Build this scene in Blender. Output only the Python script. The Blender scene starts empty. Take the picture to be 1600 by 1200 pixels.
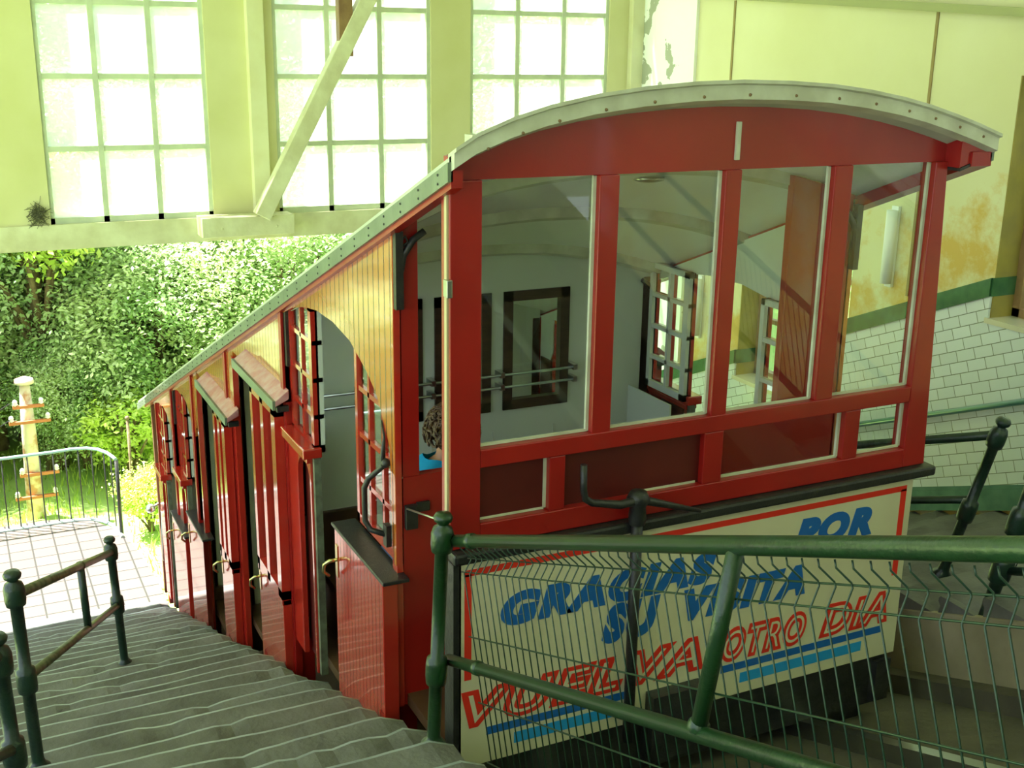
import bpy, bmesh, math, random
from mathutils import Vector, Matrix
random.seed(7)
scene = bpy.context.scene
col = scene.collection

# ------------------------------------------------------------------ camera
cd = bpy.data.cameras.new('camera')
cam = bpy.data.objects.new('camera', cd)
col.objects.link(cam)
cd.sensor_width = 36.0
cd.lens = 36.0 * 1820.0 / 1600.0
cd.clip_start = 0.05
cd.clip_end = 300
RX = (0.89941705, -0.11016116, 0.42298166)
RY = (-0.43686566, -0.25766875, 0.86183247)
RZ = (0.01404869, -0.95993298, -0.2798773)
cam.matrix_world = Matrix((
    (RX[0], -RX[1], -RX[2], 0), (RY[0], -RY[1], -RY[2], 0),
    (RZ[0], -RZ[1], -RZ[2], 0), (0, 0, 0, 1)))
scene.camera = cam

# ------------------------------------------------------------------ light
scene.view_settings.view_transform = 'Standard'
scene.view_settings.look = 'None'
scene.view_settings.gamma = 1.0
scene.view_settings.use_curve_mapping = False
scene.view_settings.exposure = -0.22
w = bpy.data.worlds.new('sky')
scene.world = w
w.use_nodes = True
bg = w.node_tree.nodes['Background']
bg.inputs['Color'].default_value = (0.80, 0.92, 1.0, 1)
bg.inputs['Strength'].default_value = 2.9
sd = bpy.data.lights.new('sun', 'SUN')
sd.energy = 44.0
sd.angle = math.radians(1.0)
sd.color = (1.0, 0.97, 0.92)
sun = bpy.data.objects.new('sun', sd)
col.objects.link(sun)
sun.rotation_euler = Vector((-0.42, 0.30, 1.0)).normalized().to_track_quat('Z', 'Y').to_euler()

# ------------------------------------------------------------------ helpers
class MB:
    def __init__(s): s.v = []; s.f = []; s.sm = []
    def add(s, vs, fs, smooth=False):
        o = len(s.v); s.v += [tuple(v) for v in vs]
        s.f += [tuple(i + o for i in f) for f in fs]; s.sm += [smooth] * len(fs)
        return s
    def box(s, x0, x1, y0, y1, z0, z1):
        vs = [(x, y, z) for x in (x0, x1) for y in (y0, y1) for z in (z0, z1)]
        return s.add(vs, [(0, 1, 3, 2), (4, 6, 7, 5), (0, 4, 5, 1), (2, 3, 7, 6), (0, 2, 6, 4), (1, 5, 7, 3)])
    def hexa(s, a, b):           # two quads (4 pts each), bottom and top
        return s.add(list(a) + list(b), [(3, 2, 1, 0), (4, 5, 6, 7), (0, 1, 5, 4), (1, 2, 6, 5), (2, 3, 7, 6), (3, 0, 4, 7)])
    def prismx(s, poly, x0, x1):  # polygon of (y,z), extruded along x
        n = len(poly)
        vs = [(x0, y, z) for y, z in poly] + [(x1, y, z) for y, z in poly]
        return s.add(vs, [tuple(range(n)), tuple(range(2 * n - 1, n - 1, -1))] + [(i, i + n, (i + 1) % n + n, (i + 1) % n) for i in range(n)])
    def prismy(s, poly, y0, y1):  # polygon of (x,z), extruded along y
        n = len(poly)
        vs = [(x, y0, z) for x, z in poly] + [(x, y1, z) for x, z in poly]
        return s.add(vs, [tuple(range(n)), tuple(range(2 * n - 1, n - 1, -1))] + [(i, i + n, (i + 1) % n + n, (i + 1) % n) for i in range(n)])
    def tube(s, pts, r, seg=12, caps=True):
        pts = [Vector(p) for p in pts]; n = len(pts)
        rs = r if isinstance(r, (list, tuple)) else [r] * n
        vs = []; prev = None
        for i, p in enumerate(pts):
            d = ((pts[min(i + 1, n - 1)] - p).normalized() + (p - pts[max(i - 1, 0)]).normalized()) if 0 < i < n - 1 else (pts[min(i + 1, n - 1)] - pts[max(i - 1, 0)])
            d.normalize()
            if prev is None:
                a = d.orthogonal().normalized()
            else:
                a = (prev - d * prev.dot(d)).normalized()
            prev = a; b = d.cross(a)
            for k in range(seg):
                t = 2 * math.pi * k / seg
                vs.append(p + (a * math.cos(t) + b * math.sin(t)) * rs[i])
        fs = []
        for i in range(n - 1):
            for k in range(seg):
                fs.append((i * seg + k, i * seg + (k + 1) % seg, (i + 1) * seg + (k + 1) % seg, (i + 1) * seg + k))
        s.add(vs, fs, True)
        if caps:
            o = len(s.v) - n * seg
            s.f.append(tuple(o + k for k in reversed(range(seg)))); s.sm.append(False)
            s.f.append(tuple(o + (n - 1) * seg + k for k in range(seg))); s.sm.append(False)
        return s
    def lathe(s, base, axis, prof, seg=16):  # prof list of (r, h)
        base = Vector(base); axis = Vector(axis).normalized()
        a = axis.orthogonal().normalized(); b = axis.cross(a)
        vs = []
        for r, h in prof:
            for k in range(seg):
                t = 2 * math.pi * k / seg
                vs.append(base + axis * h + (a * math.cos(t) + b * math.sin(t)) * r)
        fs = [(i * seg + k, i * seg + (k + 1) % seg, (i + 1) * seg + (k + 1) % seg, (i + 1) * seg + k) for i in range(len(prof) - 1) for k in range(seg)]
        return s.add(vs, fs, True)
    def ball(s, c, r, sx=1, sy=1, sz=1, seg=14, rings=9):
        c = Vector(c); vs = []; fs = []
        for i in range(rings + 1):
            ph = math.pi * i / rings
            for k in range(seg):
                t = 2 * math.pi * k / seg
                vs.append(c + Vector((r * sx * math.sin(ph) * math.cos(t), r * sy * math.sin(ph) * math.sin(t), r * sz * math.cos(ph))))
        for i in range(rings):
            for k in range(seg):
                fs.append((i * seg + k, (i + 1) * seg + k, (i + 1) * seg + (k + 1) % seg, i * seg + (k + 1) % seg))
        return s.add(vs, fs, True)
    def build(s, name, mat, parent=None, bevel=0.0):
        off = parent.matrix_world.translation if parent else Vector((0, 0, 0))
        if parent:
            q = parent; off = Vector((0, 0, 0))
            while q: off = off + q.location; q = q.parent
        me = bpy.data.meshes.new(name)
        me.from_pydata([tuple(Vector(v) - off) for v in s.v], [], s.f)
        me.polygons.foreach_set('use_smooth', s.sm)
        bm = bmesh.new(); bm.from_mesh(me)
        bmesh.ops.remove_doubles(bm, verts=bm.verts, dist=1e-6) if len(s.v) < 30000 else None
        bmesh.ops.recalc_face_normals(bm, faces=bm.faces) if len(s.v) < 30000 else None
        bm.to_mesh(me); bm.free()
        me.materials.append(mat)
        o = bpy.data.objects.new(name, me); col.objects.link(o)
        if parent: o.parent = parent
        if bevel:
            m = o.modifiers.new('bevel', 'BEVEL'); m.width = bevel; m.segments = 2; m.limit_method = 'ANGLE'
        return o

def empty(name, loc, label=None, cat=None, group=None):
    o = bpy.data.objects.new(name, None); o.empty_display_size = 0.1
    o.location = loc; col.objects.link(o)
    return tag(o, label, cat, group)
def tag(o, label=None, cat=None, group=None, kind=None):
    if label: o['label'] = label
    if cat: o['category'] = cat
    if group: o['group'] = group
    if kind: o['kind'] = kind
    return o
def struct(o, label=None): return tag(o, label, None, None, 'structure')

def mat(name, c, rough=0.5, c2=None, scale=8.0, bump=0.0, metal=0.0, coat=0.0, stretch=(1, 1, 1), thr=(0.35, 0.65), spec=0.5, detail=6, ior=1.5, bscale=None, emit=None):
    m = bpy.data.materials.new(name); m.use_nodes = True
    nt = m.node_tree; N = nt.nodes; L = nt.links; b = N['Principled BSDF']
    b.inputs['Base Color'].default_value = (*c, 1); b.inputs['Roughness'].default_value = rough
    b.inputs['Metallic'].default_value = metal; b.inputs['Coat Weight'].default_value = coat
    b.inputs['Coat Roughness'].default_value = 0.06
    b.inputs['IOR'].default_value = ior
    b.inputs['Specular IOR Level'].default_value = spec
    tc = N.new('ShaderNodeTexCoord'); mp = N.new('ShaderNodeMapping'); mp.inputs['Scale'].default_value = stretch
    L.new(tc.outputs['Object'], mp.inputs['Vector'])
    ns = N.new('ShaderNodeTexNoise'); ns.inputs['Scale'].default_value = scale; ns.inputs['Detail'].default_value = detail
    L.new(mp.outputs['Vector'], ns.inputs['Vector'])
    if c2:
        r = N.new('ShaderNodeValToRGB'); r.color_ramp.elements[0].position = thr[0]; r.color_ramp.elements[1].position = thr[1]
        r.color_ramp.elements[0].color = (*c, 1); r.color_ramp.elements[1].color = (*c2, 1)
        L.new(ns.outputs['Fac'], r.inputs['Fac']); L.new(r.outputs['Color'], b.inputs['Base Color'])
    if bump:
        bp = N.new('ShaderNodeBump'); bp.inputs['Strength'].default_value = bump; bp.inputs['Distance'].default_value = 0.01
        n2 = N.new('ShaderNodeTexNoise'); n2.inputs['Scale'].default_value = bscale or scale * 4; n2.inputs['Detail'].default_value = 4
        L.new(mp.outputs['Vector'], n2.inputs['Vector'])
        L.new(n2.outputs['Fac'], bp.inputs['Height']); L.new(bp.outputs['Normal'], b.inputs['Normal'])
    return m

def plank_mat(name, c, c2, pitch, axis=1, rough=0.12, coat=0.6):
    m = mat(name, c, rough, c2, 5.0, 0.0, coat=coat)
    nt = m.node_tree; N = nt.nodes; L = nt.links; b = N['Principled BSDF']
    tc = N.new('ShaderNodeTexCoord'); sx = N.new('ShaderNodeSeparateXYZ'); L.new(tc.outputs['Object'], sx.inputs[0])
    d = N.new('ShaderNodeMath'); d.operation = 'DIVIDE'; d.inputs[1].default_value = pitch; L.new(sx.outputs[axis], d.inputs[0])
    fr = N.new('ShaderNodeMath'); fr.operation = 'FRACT'; L.new(d.outputs[0], fr.inputs[0])
    pp = N.new('ShaderNodeMath'); pp.operation = 'PINGPONG'; pp.inputs[1].default_value = 0.5; L.new(fr.outputs[0], pp.inputs[0])
    rr = N.new('ShaderNodeMapRange'); rr.inputs['From Min'].default_value = 0.0; rr.inputs['From Max'].default_value = 0.11
    L.new(pp.outputs[0], rr.inputs['Value'])
    bp = N.new('ShaderNodeBump'); bp.inputs['Strength'].default_value = 1.0; bp.inputs['Distance'].default_value = 0.006
    L.new(rr.outputs[0], bp.inputs['Height']); L.new(bp.outputs['Normal'], b.inputs['Normal'])
    old = b.inputs['Base Color'].links[0].from_socket
    mx = N.new('ShaderNodeMix'); mx.data_type = 'RGBA'; mx.inputs[6].default_value = (c[0] * .18, c[1] * .2, c[2] * .2, 1)
    L.new(old, mx.inputs[7]); L.new(rr.outputs[0], mx.inputs[0]); L.new(mx.outputs[2], b.inputs['Base Color'])
    return m

def glass_mat(name, tint=(0.9, 0.97, 0.93), refl=1.0, haze=0.0, hazec=(0.9, 0.95, 0.9)):
    m = bpy.data.materials.new(name); m.use_nodes = True
    nt = m.node_tree; N = nt.nodes; L = nt.links
    for n in list(N):
        if n.type != 'OUTPUT_MATERIAL': N.remove(n)
    out = N['Material Output']
    tr = N.new('ShaderNodeBsdfTransparent'); tr.inputs[0].default_value = (*tint, 1)
    gl = N.new('ShaderNodeBsdfGlossy'); gl.inputs['Roughness'].default_value = 0.02; gl.inputs[0].default_value = (1, 1, 1, 1)
    fr = N.new('ShaderNodeFresnel'); fr.inputs[0].default_value = 1.45
    mu0 = N.new('ShaderNodeMath'); mu0.operation = 'MULTIPLY'; mu0.inputs[1].default_value = refl; L.new(fr.outputs[0], mu0.inputs[0])
    ge = N.new('ShaderNodeNewGeometry'); sb0 = N.new('ShaderNodeMath'); sb0.operation = 'SUBTRACT'; sb0.inputs[0].default_value = 1.0; L.new(ge.outputs['Backfacing'], sb0.inputs[1])
    mu = N.new('ShaderNodeMath'); mu.operation = 'MULTIPLY'; L.new(mu0.outputs[0], mu.inputs[0]); L.new(sb0.outputs[0], mu.inputs[1])
    base = tr.outputs[0]
    if haze:
        df = N.new('ShaderNodeBsdfTranslucent'); df.inputs[0].default_value = (*hazec, 1)
        d2 = N.new('ShaderNodeBsdfDiffuse'); d2.inputs[0].default_value = (*hazec, 1)
        ad = N.new('ShaderNodeMixShader'); ad.inputs[0].default_value = 0.4
        L.new(df.outputs[0], ad.inputs[1]); L.new(d2.outputs[0], ad.inputs[2])
        h = N.new('ShaderNodeMixShader'); h.inputs[0].default_value = haze
        L.new(tr.outputs[0], h.inputs[1]); L.new(ad.outputs[0], h.inputs[2]); base = h.outputs[0]
    mx = N.new('ShaderNodeMixShader'); L.new(mu.outputs[0], mx.inputs[0]); L.new(base, mx.inputs[1]); L.new(gl.outputs[0], mx.inputs[2])
    L.new(mx.outputs[0], out.inputs['Surface'])
    return m

M = {}
M['red'] = mat('red_gloss_paint', (0.33, 0.009, 0.006), 0.33, (0.27, 0.007, 0.005), 3, 0.06, coat=0.2, bscale=30)
M['red_side'] = mat('red_varnished_side', (0.50, 0.03, 0.018), 0.13, (0.42, 0.022, 0.012), 4, 0.03, coat=1.0, ior=1.6, bscale=20)
M['dark_red'] = mat('dark_red_board', (0.10, 0.009, 0.007), 0.4, (0.075, 0.006, 0.005), 5, 0.05)
M['plank'] = plank_mat('red_plank_boarding', (0.50, 0.035, 0.02), (0.42, 0.025, 0.015), 0.045, 1, 0.12, 1.0)
M['plank_upper'] = plank_mat('red_plank_yellow_reflection', (0.52, 0.16, 0.022), (0.44, 0.12, 0.018), 0.062, 1, 0.12, 1.0)  # red upper boards, yellow of the reflected trees mixed into the base colour
M['cream'] = mat('cream_edge_paint', (0.62, 0.64, 0.50), 0.45, (0.45, 0.45, 0.33), 7, 0.1)
M['sign_cream'] = mat('cream_sign_enamel', (0.66, 0.62, 0.43), 0.3, (0.60, 0.55, 0.37), 2.2, 0.02, coat=0.3)
M['sign_red'] = mat('sign_red', (0.72, 0.03, 0.015), 0.35)
M['sign_blue'] = mat('sign_blue', (0.012, 0.12, 0.42), 0.35)
M['sign_sky'] = mat('sign_sky_blue', (0.02, 0.30, 0.68), 0.35)
M['black'] = mat('black_iron', (0.012, 0.013, 0.013), 0.4, (0.022, 0.022, 0.02), 20, 0.2)
M['chassis'] = mat('greasy_chassis', (0.010, 0.011, 0.011), 0.35, (0.03, 0.03, 0.03), 9, 0.3, spec=0.6)
M['fascia'] = mat('roof_edge_metal', (0.15, 0.19, 0.13), 0.35, (0.11, 0.14, 0.10), 6, 0.15, coat=0.2)
M['rooftop'] = mat('roof_canvas', (0.50, 0.52, 0.42), 0.55, (0.40, 0.42, 0.33), 3, 0.2)
M['lining'] = mat('grey_green_lining', (0.62, 0.66, 0.58), 0.5, (0.58, 0.62, 0.54), 3, 0.05)
M['edge_grey'] = mat('worn_green_grey_edge', (0.16, 0.19, 0.12), 0.5, (0.09, 0.09, 0.06), 18, 0.3)
M['ceil_in'] = mat('pale_car_ceiling', (0.84, 0.86, 0.80), 0.4, (0.80, 0.82, 0.76), 3, 0.03)
M['darkwood'] = mat('dark_stained_wood', (0.035, 0.020, 0.012), 0.35, (0.055, 0.03, 0.018), 6, 0.1, stretch=(1, 1, 8))
M['bench'] = mat('brown_bench_wood', (0.09, 0.045, 0.02), 0.4, (0.06, 0.03, 0.014), 6, 0.1)
M['ledge'] = mat('black_worn_ledge', (0.020, 0.018, 0.020), 0.35, (0.06, 0.05, 0.05), 40, 0.2, thr=(0.55, 0.8))
M['hood'] = mat('hood_top_paint', (0.42, 0.12, 0.13), 0.22, (0.50, 0.26, 0.27), 14, 0.15, coat=0.4)
M['brass'] = mat('brass_handle', (0.62, 0.55, 0.28), 0.25, metal=1.0)
M['steel'] = mat('dull_steel', (0.45, 0.47, 0.45), 0.3, metal=1.0)
M['green'] = mat('green_enamel_rail', (0.004, 0.027, 0.006), 0.36, (0.007, 0.040, 0.009), 12, 0.22, coat=0.15, bscale=60)
M['green_dark'] = mat('dark_green_rail', (0.007, 0.022, 0.014), 0.36, (0.010, 0.032, 0.02), 12, 0.25, coat=0.1, bscale=60)
M['wire'] = mat('green_wire', (0.005, 0.030, 0.012), 0.38)
M['rail_worn'] = mat('worn_handrail_metal', (0.20, 0.19, 0.13), 0.3, (0.08, 0.10, 0.06), 14, 0.12, metal=0.4)
M['stone'] = mat('worn_grey_stone', (0.085, 0.080, 0.070), 0.72, (0.155, 0.150, 0.140), 3.5, 0.8, bscale=28)
M['nosing'] = mat('nosing_edge_highlight', (0.33, 0.37, 0.39), 0.35, (0.20, 0.23, 0.24), 6, 0.3, thr=(.3, .7), bscale=40)  # daylight glint along the left step edges, painted as lighter stone
M['pit'] = mat('dusty_pit_concrete', (0.075, 0.065, 0.045), 0.85, (0.11, 0.095, 0.065), 4, 0.5)
M['beige'] = mat('beige_render', (0.34, 0.29, 0.19), 0.8, (0.25, 0.21, 0.13), 4, 0.3)
M['plaster'] = mat('yellow_green_plaster', (0.70, 0.68, 0.38), 0.8, (0.62, 0.60, 0.29), 1.3, 0.15)
M['frame_paint'] = mat('yellow_white_wood', (0.76, 0.75, 0.48), 0.6, (0.70, 0.67, 0.38), 4, 0.15)
M['white_wood'] = mat('white_muntin_paint', (0.62, 0.68, 0.50), 0.5, (0.52, 0.58, 0.42), 6, 0.05)
M['beam'] = mat('pale_timber', (0.72, 0.72, 0.48), 0.6, (0.58, 0.56, 0.34), 5, 0.25, stretch=(1, 1, 1))
M['ochre'] = mat('ochre_reveal', (0.36, 0.28, 0.05), 0.7, (0.28, 0.22, 0.05), 5, 0.2)
M['oldwood'] = mat('old_window_wood', (0.33, 0.20, 0.08), 0.55, (0.22, 0.12, 0.05), 7, 0.3)
M['band'] = mat('green_glazed_band', (0.03, 0.10, 0.045), 0.2, (0.05, 0.15, 0.06), 10, 0.1, coat=0.5)
M['hair'] = mat('brown_hair', (0.06, 0.028, 0.012), 0.45, (0.12, 0.06, 0.025), 30, 0.8, bscale=90)
M['skin'] = mat('tanned_skin', (0.45, 0.22, 0.12), 0.5)
M['shirt'] = mat('turquoise_cotton', (0.0, 0.38, 0.72), 0.7, (0.0, 0.33, 0.66), 12, 0.2)
M['jeans'] = mat('blue_denim', (0.04, 0.07, 0.15), 0.8)
M['lamp'] = mat('white_tube_fitting', (0.85, 0.87, 0.82), 0.4)
M['nest'] = mat('dry_grey_twigs', (0.10, 0.10, 0.05), 0.9, (0.2, 0.2, 0.1), 60, 1.0)
M['grass'] = mat('hillside_grass', (0.24, 0.40, 0.08), 0.8, (0.36, 0.50, 0.14), 1.2, 1.0, bscale=12)
M['bark'] = mat('brown_bark', (0.10, 0.07, 0.035), 0.85, (0.20, 0.15, 0.08), 9, 0.8)
M['pole'] = mat('weathered_pole', (0.62, 0.52, 0.42), 0.7, (0.42, 0.22, 0.12), 6, 0.5, thr=(0.48, 0.62))
M['glass'] = glass_mat('car_window_glass', (0.95, 0.985, 0.965), 1.6)
M['pane'] = glass_mat('dusty_station_glass', (0.97, 1.0, 0.99), 1.0, 0.55, (0.95, 1.0, 0.98))
M['ceiling'] = mat('station_ceiling', (0.52, 0.52, 0.47), 0.8, (0.46, 0.46, 0.40), 2, 0.1)

def leaf_mat(name, c, c2):
    m = bpy.data.materials.new(name); m.use_nodes = True
    nt = m.node_tree; N = nt.nodes; L = nt.links
    for n in list(N):
        if n.type != 'OUTPUT_MATERIAL': N.remove(n)
    tc = N.new('ShaderNodeTexCoord'); ns = N.new('ShaderNodeTexNoise'); ns.inputs['Scale'].default_value = 1.1
    L.new(tc.outputs['Object'], ns.inputs['Vector'])
    r = N.new('ShaderNodeValToRGB'); r.color_ramp.elements[0].position = .35; r.color_ramp.elements[1].position = .65
    r.color_ramp.elements[0].color = (*c, 1); r.color_ramp.elements[1].color = (*c2, 1); L.new(ns.outputs['Fac'], r.inputs[0])
    d = N.new('ShaderNodeBsdfDiffuse'); t = N.new('ShaderNodeBsdfTranslucent'); g = N.new('ShaderNodeBsdfGlossy'); g.inputs['Roughness'].default_value = .35
    L.new(r.outputs[0], d.inputs[0]); L.new(r.outputs[0], t.inputs[0])
    a = N.new('ShaderNodeMixShader'); a.inputs[0].default_value = .5; L.new(d.outputs[0], a.inputs[1]); L.new(t.outputs[0], a.inputs[2])
    b = N.new('ShaderNodeMixShader'); b.inputs[0].default_value = .06; L.new(a.outputs[0], b.inputs[1]); L.new(g.outputs[0], b.inputs[2])
    L.new(b.outputs[0], N['Material Output'].inputs['Surface'])
    return m
M['leaf'] = leaf_mat('broad_green_leaf', (0.30, 0.47, 0.17), (0.64, 0.74, 0.40))
M['leaf_dark'] = leaf_mat('deep_green_leaf', (0.25, 0.42, 0.20), (0.54, 0.66, 0.36))
M['leaf_lime'] = leaf_mat('lime_leaf', (0.46, 0.66, 0.10), (0.66, 0.78, 0.18))

def brick_mat(name, c1, c2, mortar, bw, bh, ms, rot, plane, rough=0.15, offset=0.5, coat=0.3, bump=0.5):
    m = bpy.data.materials.new(name); m.use_nodes = True
    nt = m.node_tree; N = nt.nodes; L = nt.links; b = N['Principled BSDF']
    b.inputs['Roughness'].default_value = rough; b.inputs['Coat Weight'].default_value = coat
    tc = N.new('ShaderNodeTexCoord'); sx = N.new('ShaderNodeSeparateXYZ'); cx = N.new('ShaderNodeCombineXYZ')
    L.new(tc.outputs['Object'], sx.inputs[0])
    L.new(sx.outputs[plane[0]], cx.inputs[0]); L.new(sx.outputs[plane[1]], cx.inputs[1])
    mp = N.new('ShaderNodeMapping'); mp.inputs['Rotation'].default_value = (0, 0, rot); L.new(cx.outputs[0], mp.inputs[0])
    br = N.new('ShaderNodeTexBrick'); br.offset = offset; br.inputs['Scale'].default_value = 1.0
    br.inputs['Color1'].default_value = (*c1, 1); br.inputs['Color2'].default_value = (*c2, 1); br.inputs['Mortar'].default_value = (*mortar, 1)
    br.inputs['Brick Width'].default_value = bw; br.inputs['Row Height'].default_value = bh; br.inputs['Mortar Size'].default_value = ms
    br.inputs['Mortar Smooth'].default_value = 0.4
    L.new(mp.outputs[0], br.inputs['Vector']); L.new(br.outputs['Color'], b.inputs['Base Color'])
    bp = N.new('ShaderNodeBump'); bp.invert = True; bp.inputs['Strength'].default_value = bump; bp.inputs['Distance'].default_value = 0.01
    L.new(br.outputs['Fac'], bp.inputs['Height']); L.new(bp.outputs['Normal'], b.inputs['Normal'])
    return m
M['walltile'] = brick_mat('white_glazed_wall_tile', (0.72, 0.76, 0.75), (0.65, 0.69, 0.67), (0.22, 0.24, 0.17), 0.165, 0.082, 0.0035, math.radians(22.4), (1, 2))
M['floortile'] = brick_mat('pale_pink_floor_tile', (0.120, 0.096, 0.084), (0.110, 0.089, 0.078), (0.034, 0.031, 0.029), 0.216, 0.216, 0.010, 0.0, (0, 1), 0.4, 0.0, 0.1, 0.2)

# sloping lines of the place
TS = 0.376
def zs(y): return -1.115 - TS * y            # stair nosing line
KR = 0.39
def zr(y, z0=-0.667): return z0 - KR * (y - 3.99)   # parallel to the car roof

# ------------------------------------------------------------------ stairs, platform, pit
PZ_ = -4.9
def stairs(xa, xb, ya, nsteps_up, nlast, name, jag_right):
    mb = MB(); n = 44; nose = []
    for k in range(-nsteps_up, nlast + 1):
        yk = 3.827 + 0.26 * k; zk = -2.53 - 0.0985 * k
        y0 = yk - 0.26
        rnd = random.Random(k * 13 + int(xa * 10))
        amp = 0.008; ph = rnd.random() * 6
        prof = []
        cols = []
        for i in range(n + 1):
            x = xa + (xb - xa) * i / n
            wob = amp * (math.sin(x * 3.1 + ph) + 0.5 * math.sin(x * 8.3 + ph * 2) + 0.2 * rnd.uniform(-1, 1))
            chip = 0.012 if rnd.random() < 0.06 else 0.0
            if jag_right and i == n: x += rnd.uniform(-0.015, 0.03)
            e = (i >= n - 1 and jag_right)
            zz = zk - chip + wob * 0.4 - (0.02 if e and i == n else 0)
            yy = yk + wob - (0.03 if e and i == n else 0)
            cols.append([(x, y0 - 0.03, zz - 0.010), (x, yy - 0.022, zz - 0.001), (x, yy - 0.010, zz - 0.001), (x, yy, zz - 0.010), (x, yy + 0.002, zz - 0.03), (x, yy - 0.012, zz - 0.05), (x, yk - 0.01, zk - 0.0985 - 0.02), (x, y0 - 0.03, zk - 0.0985 - 0.25)])
        vs = [p for c in cols for p in c]; m = 8
        fs = [(i * m + j, (i + 1) * m + j, (i + 1) * m + j + 1, i * m + j + 1) for i in range(n) for j in range(m - 1)]
        fs += [tuple(range(m)), tuple(n * m + j for j in reversed(range(m)))]
        mb.add(vs, fs, False)
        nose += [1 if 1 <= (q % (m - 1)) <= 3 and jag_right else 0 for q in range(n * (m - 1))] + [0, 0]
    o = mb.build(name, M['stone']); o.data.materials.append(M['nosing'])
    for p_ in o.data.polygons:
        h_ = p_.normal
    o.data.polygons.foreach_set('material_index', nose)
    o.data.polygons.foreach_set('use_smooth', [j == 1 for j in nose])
    return struct(o)
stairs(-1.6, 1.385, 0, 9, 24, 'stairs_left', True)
stairs(3.98, 6.5, 0, 6, 24, 'stairs_right', False)
struct(MB().box(-1.6, 1.385, -5, 1.5, -2.3, -1.64).build('floor_landing', M['stone']))

# platform with rounded corner
pts = [(1.44, 9.9), (1.44, 10.3), (1.42, 10.7), (1.38, 11.15), (1.33, 11.55), (1.24, 11.88), (1.09, 12.15), (0.9, 12.33), (0.6, 12.4), (-6, 12.4), (-6, 9.9)]
mb = MB(); n = len(pts)
mb.add([(x, y, PZ_) for x, y in pts] + [(x, y, PZ_ - 0.5) for x, y in pts], [tuple(range(n)), tuple(range(2 * n - 1, n - 1, -1))] + [(i, i + n, (i + 1) % n + n, (i + 1) % n) for i in range(n)])
struct(mb.build('floor', M['floortile']))
# grey kerb strip around the platform
mb = MB(); kp = [(1.287, 11.6), (1.275, 11.75), (1.24, 11.95), (1.17, 12.1), (1.07, 12.2), (0.93, 12.245), (0.7, 12.25), (-6, 12.25)]
mb.tube([(x, y, PZ_ + 0.006) for x, y in kp], 0.022, 8)
struct(mb.build('trim_1', mat('blue_grey_kerb', (0.30, 0.38, 0.38), 0.6)))

# pit between the stairs (sloping ground under the car)
mb = MB()
mb.add([(1.36, -3, 1.128 - 1.6), (3.98, -3, 1.128 - 1.6), (3.98, 12, -1.6 - TS * 12), (1.36, 12, -1.6 - TS * 12)], [(0, 1, 2, 3)])
struct(mb.build('floor_pit', M['pit']))
mb = MB()
mb.prismx([(-1.5, zs(-1.5) - 0.08), (10.0, zs(10) - 0.10), (10.0, zs(10) - 0.9), (-1.5, zs(-1.5) - 0.9)], 1.30, 1.36)
struct(mb.build('wall_pit_left', M['beige']))
mb = MB()
mb.prismx([(-1.5, zs(-1.5) - 0.05), (10.0, zs(10) - 0.10), (10.0, zs(10) - 0.9), (-1.5, zs(-1.5) - 0.9)], 3.96, 4.0)
struct(mb.build('wall_pit_right', M['beige']))
mb = MB()     # lower concrete kerb of the pit
mb.prismx([(-1.5, zs(-1.5) - 0.38), (10.0, zs(10) - 0.40), (10.0, zs(10) - 0.9), (-1.5, zs(-1.5) - 0.9)], 3.86, 3.96)
struct(mb.build('trim_2', M['pit']))
# rails of the track
for k, x in enumerate((1.95, 3.15)):
    mb = MB()
    mb.prismx([(-1.5, -1.52 + TS * 1.5 + 0.0), (13, -1.52 - TS * 13), (13, -1.60 - TS * 13), (-1.5, -1.60 + TS * 1.5)], x - 0.03, x + 0.03)
    tag(mb.build('track_rail', M['steel']), ['steel running rail in the pit, on the stair railing side', 'steel running rail in the pit, on the tiled wall side'][k], 'rail', 'running rails in the pit')

# ------------------------------------------------------------------ right wall
WX = 6.5
WZT = 2.2
wins = [(4.22, 5.68, -1.80, -0.15), (7.08, 8.5, -2.95, -1.30), (1.4, 2.82, -0.7, 1.0)]
def bandz(y): return 0.89 - 0.4215 * y          # top of green band
mb = MB()
ys = sorted([-4] + [v for a, b, c, d in wins for v in (a, b)] + [10.75])
for a, b in zip(ys[:-1], ys[1:]):
    wn = [q for q in wins if abs(q[0] - a) < 1e-6 and abs(q[1] - b) < 1e-6]
    if wn:
        _, _, c, d = wn[0]
        mb.box(WX, WX + 0.35, a, b, -6.5, c); mb.box(WX, WX + 0.35, a, b, d, WZT + 1.5)
    else:
        mb.box(WX, WX + 0.35, a, b, -6.5, WZT + 1.5)
# plaster with ochre damp blooms and fine stains
pm = mat('damp_stained_plaster', (0.71, 0.69, 0.41), 0.85, (0.65, 0.62, 0.33), 0.9, 0.25)
nt = pm.node_tree; N = nt.nodes; L = nt.links; b = N['Principled BSDF']
old = b.inputs['Base Color'].links[0].from_socket
tc = N.new('ShaderNodeTexCoord'); sx = N.new('ShaderNodeSeparateXYZ'); L.new(tc.outputs['Object'], sx.inputs[0])
my = N.new('ShaderNodeMath'); my.operation = 'MULTIPLY_ADD'; my.inputs[1].default_value = 0.4215; L.new(sx.outputs[1], my.inputs[0]); L.new(sx.outputs[2], my.inputs[2])
mr = N.new('ShaderNodeMapRange'); mr.inputs['From Min'].default_value = 0.95; mr.inputs['From Max'].default_value = 2.2; mr.inputs['To Min'].default_value = 0.60; mr.inputs['To Max'].default_value = 0.30
L.new(my.outputs[0], mr.inputs['Value'])
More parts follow.
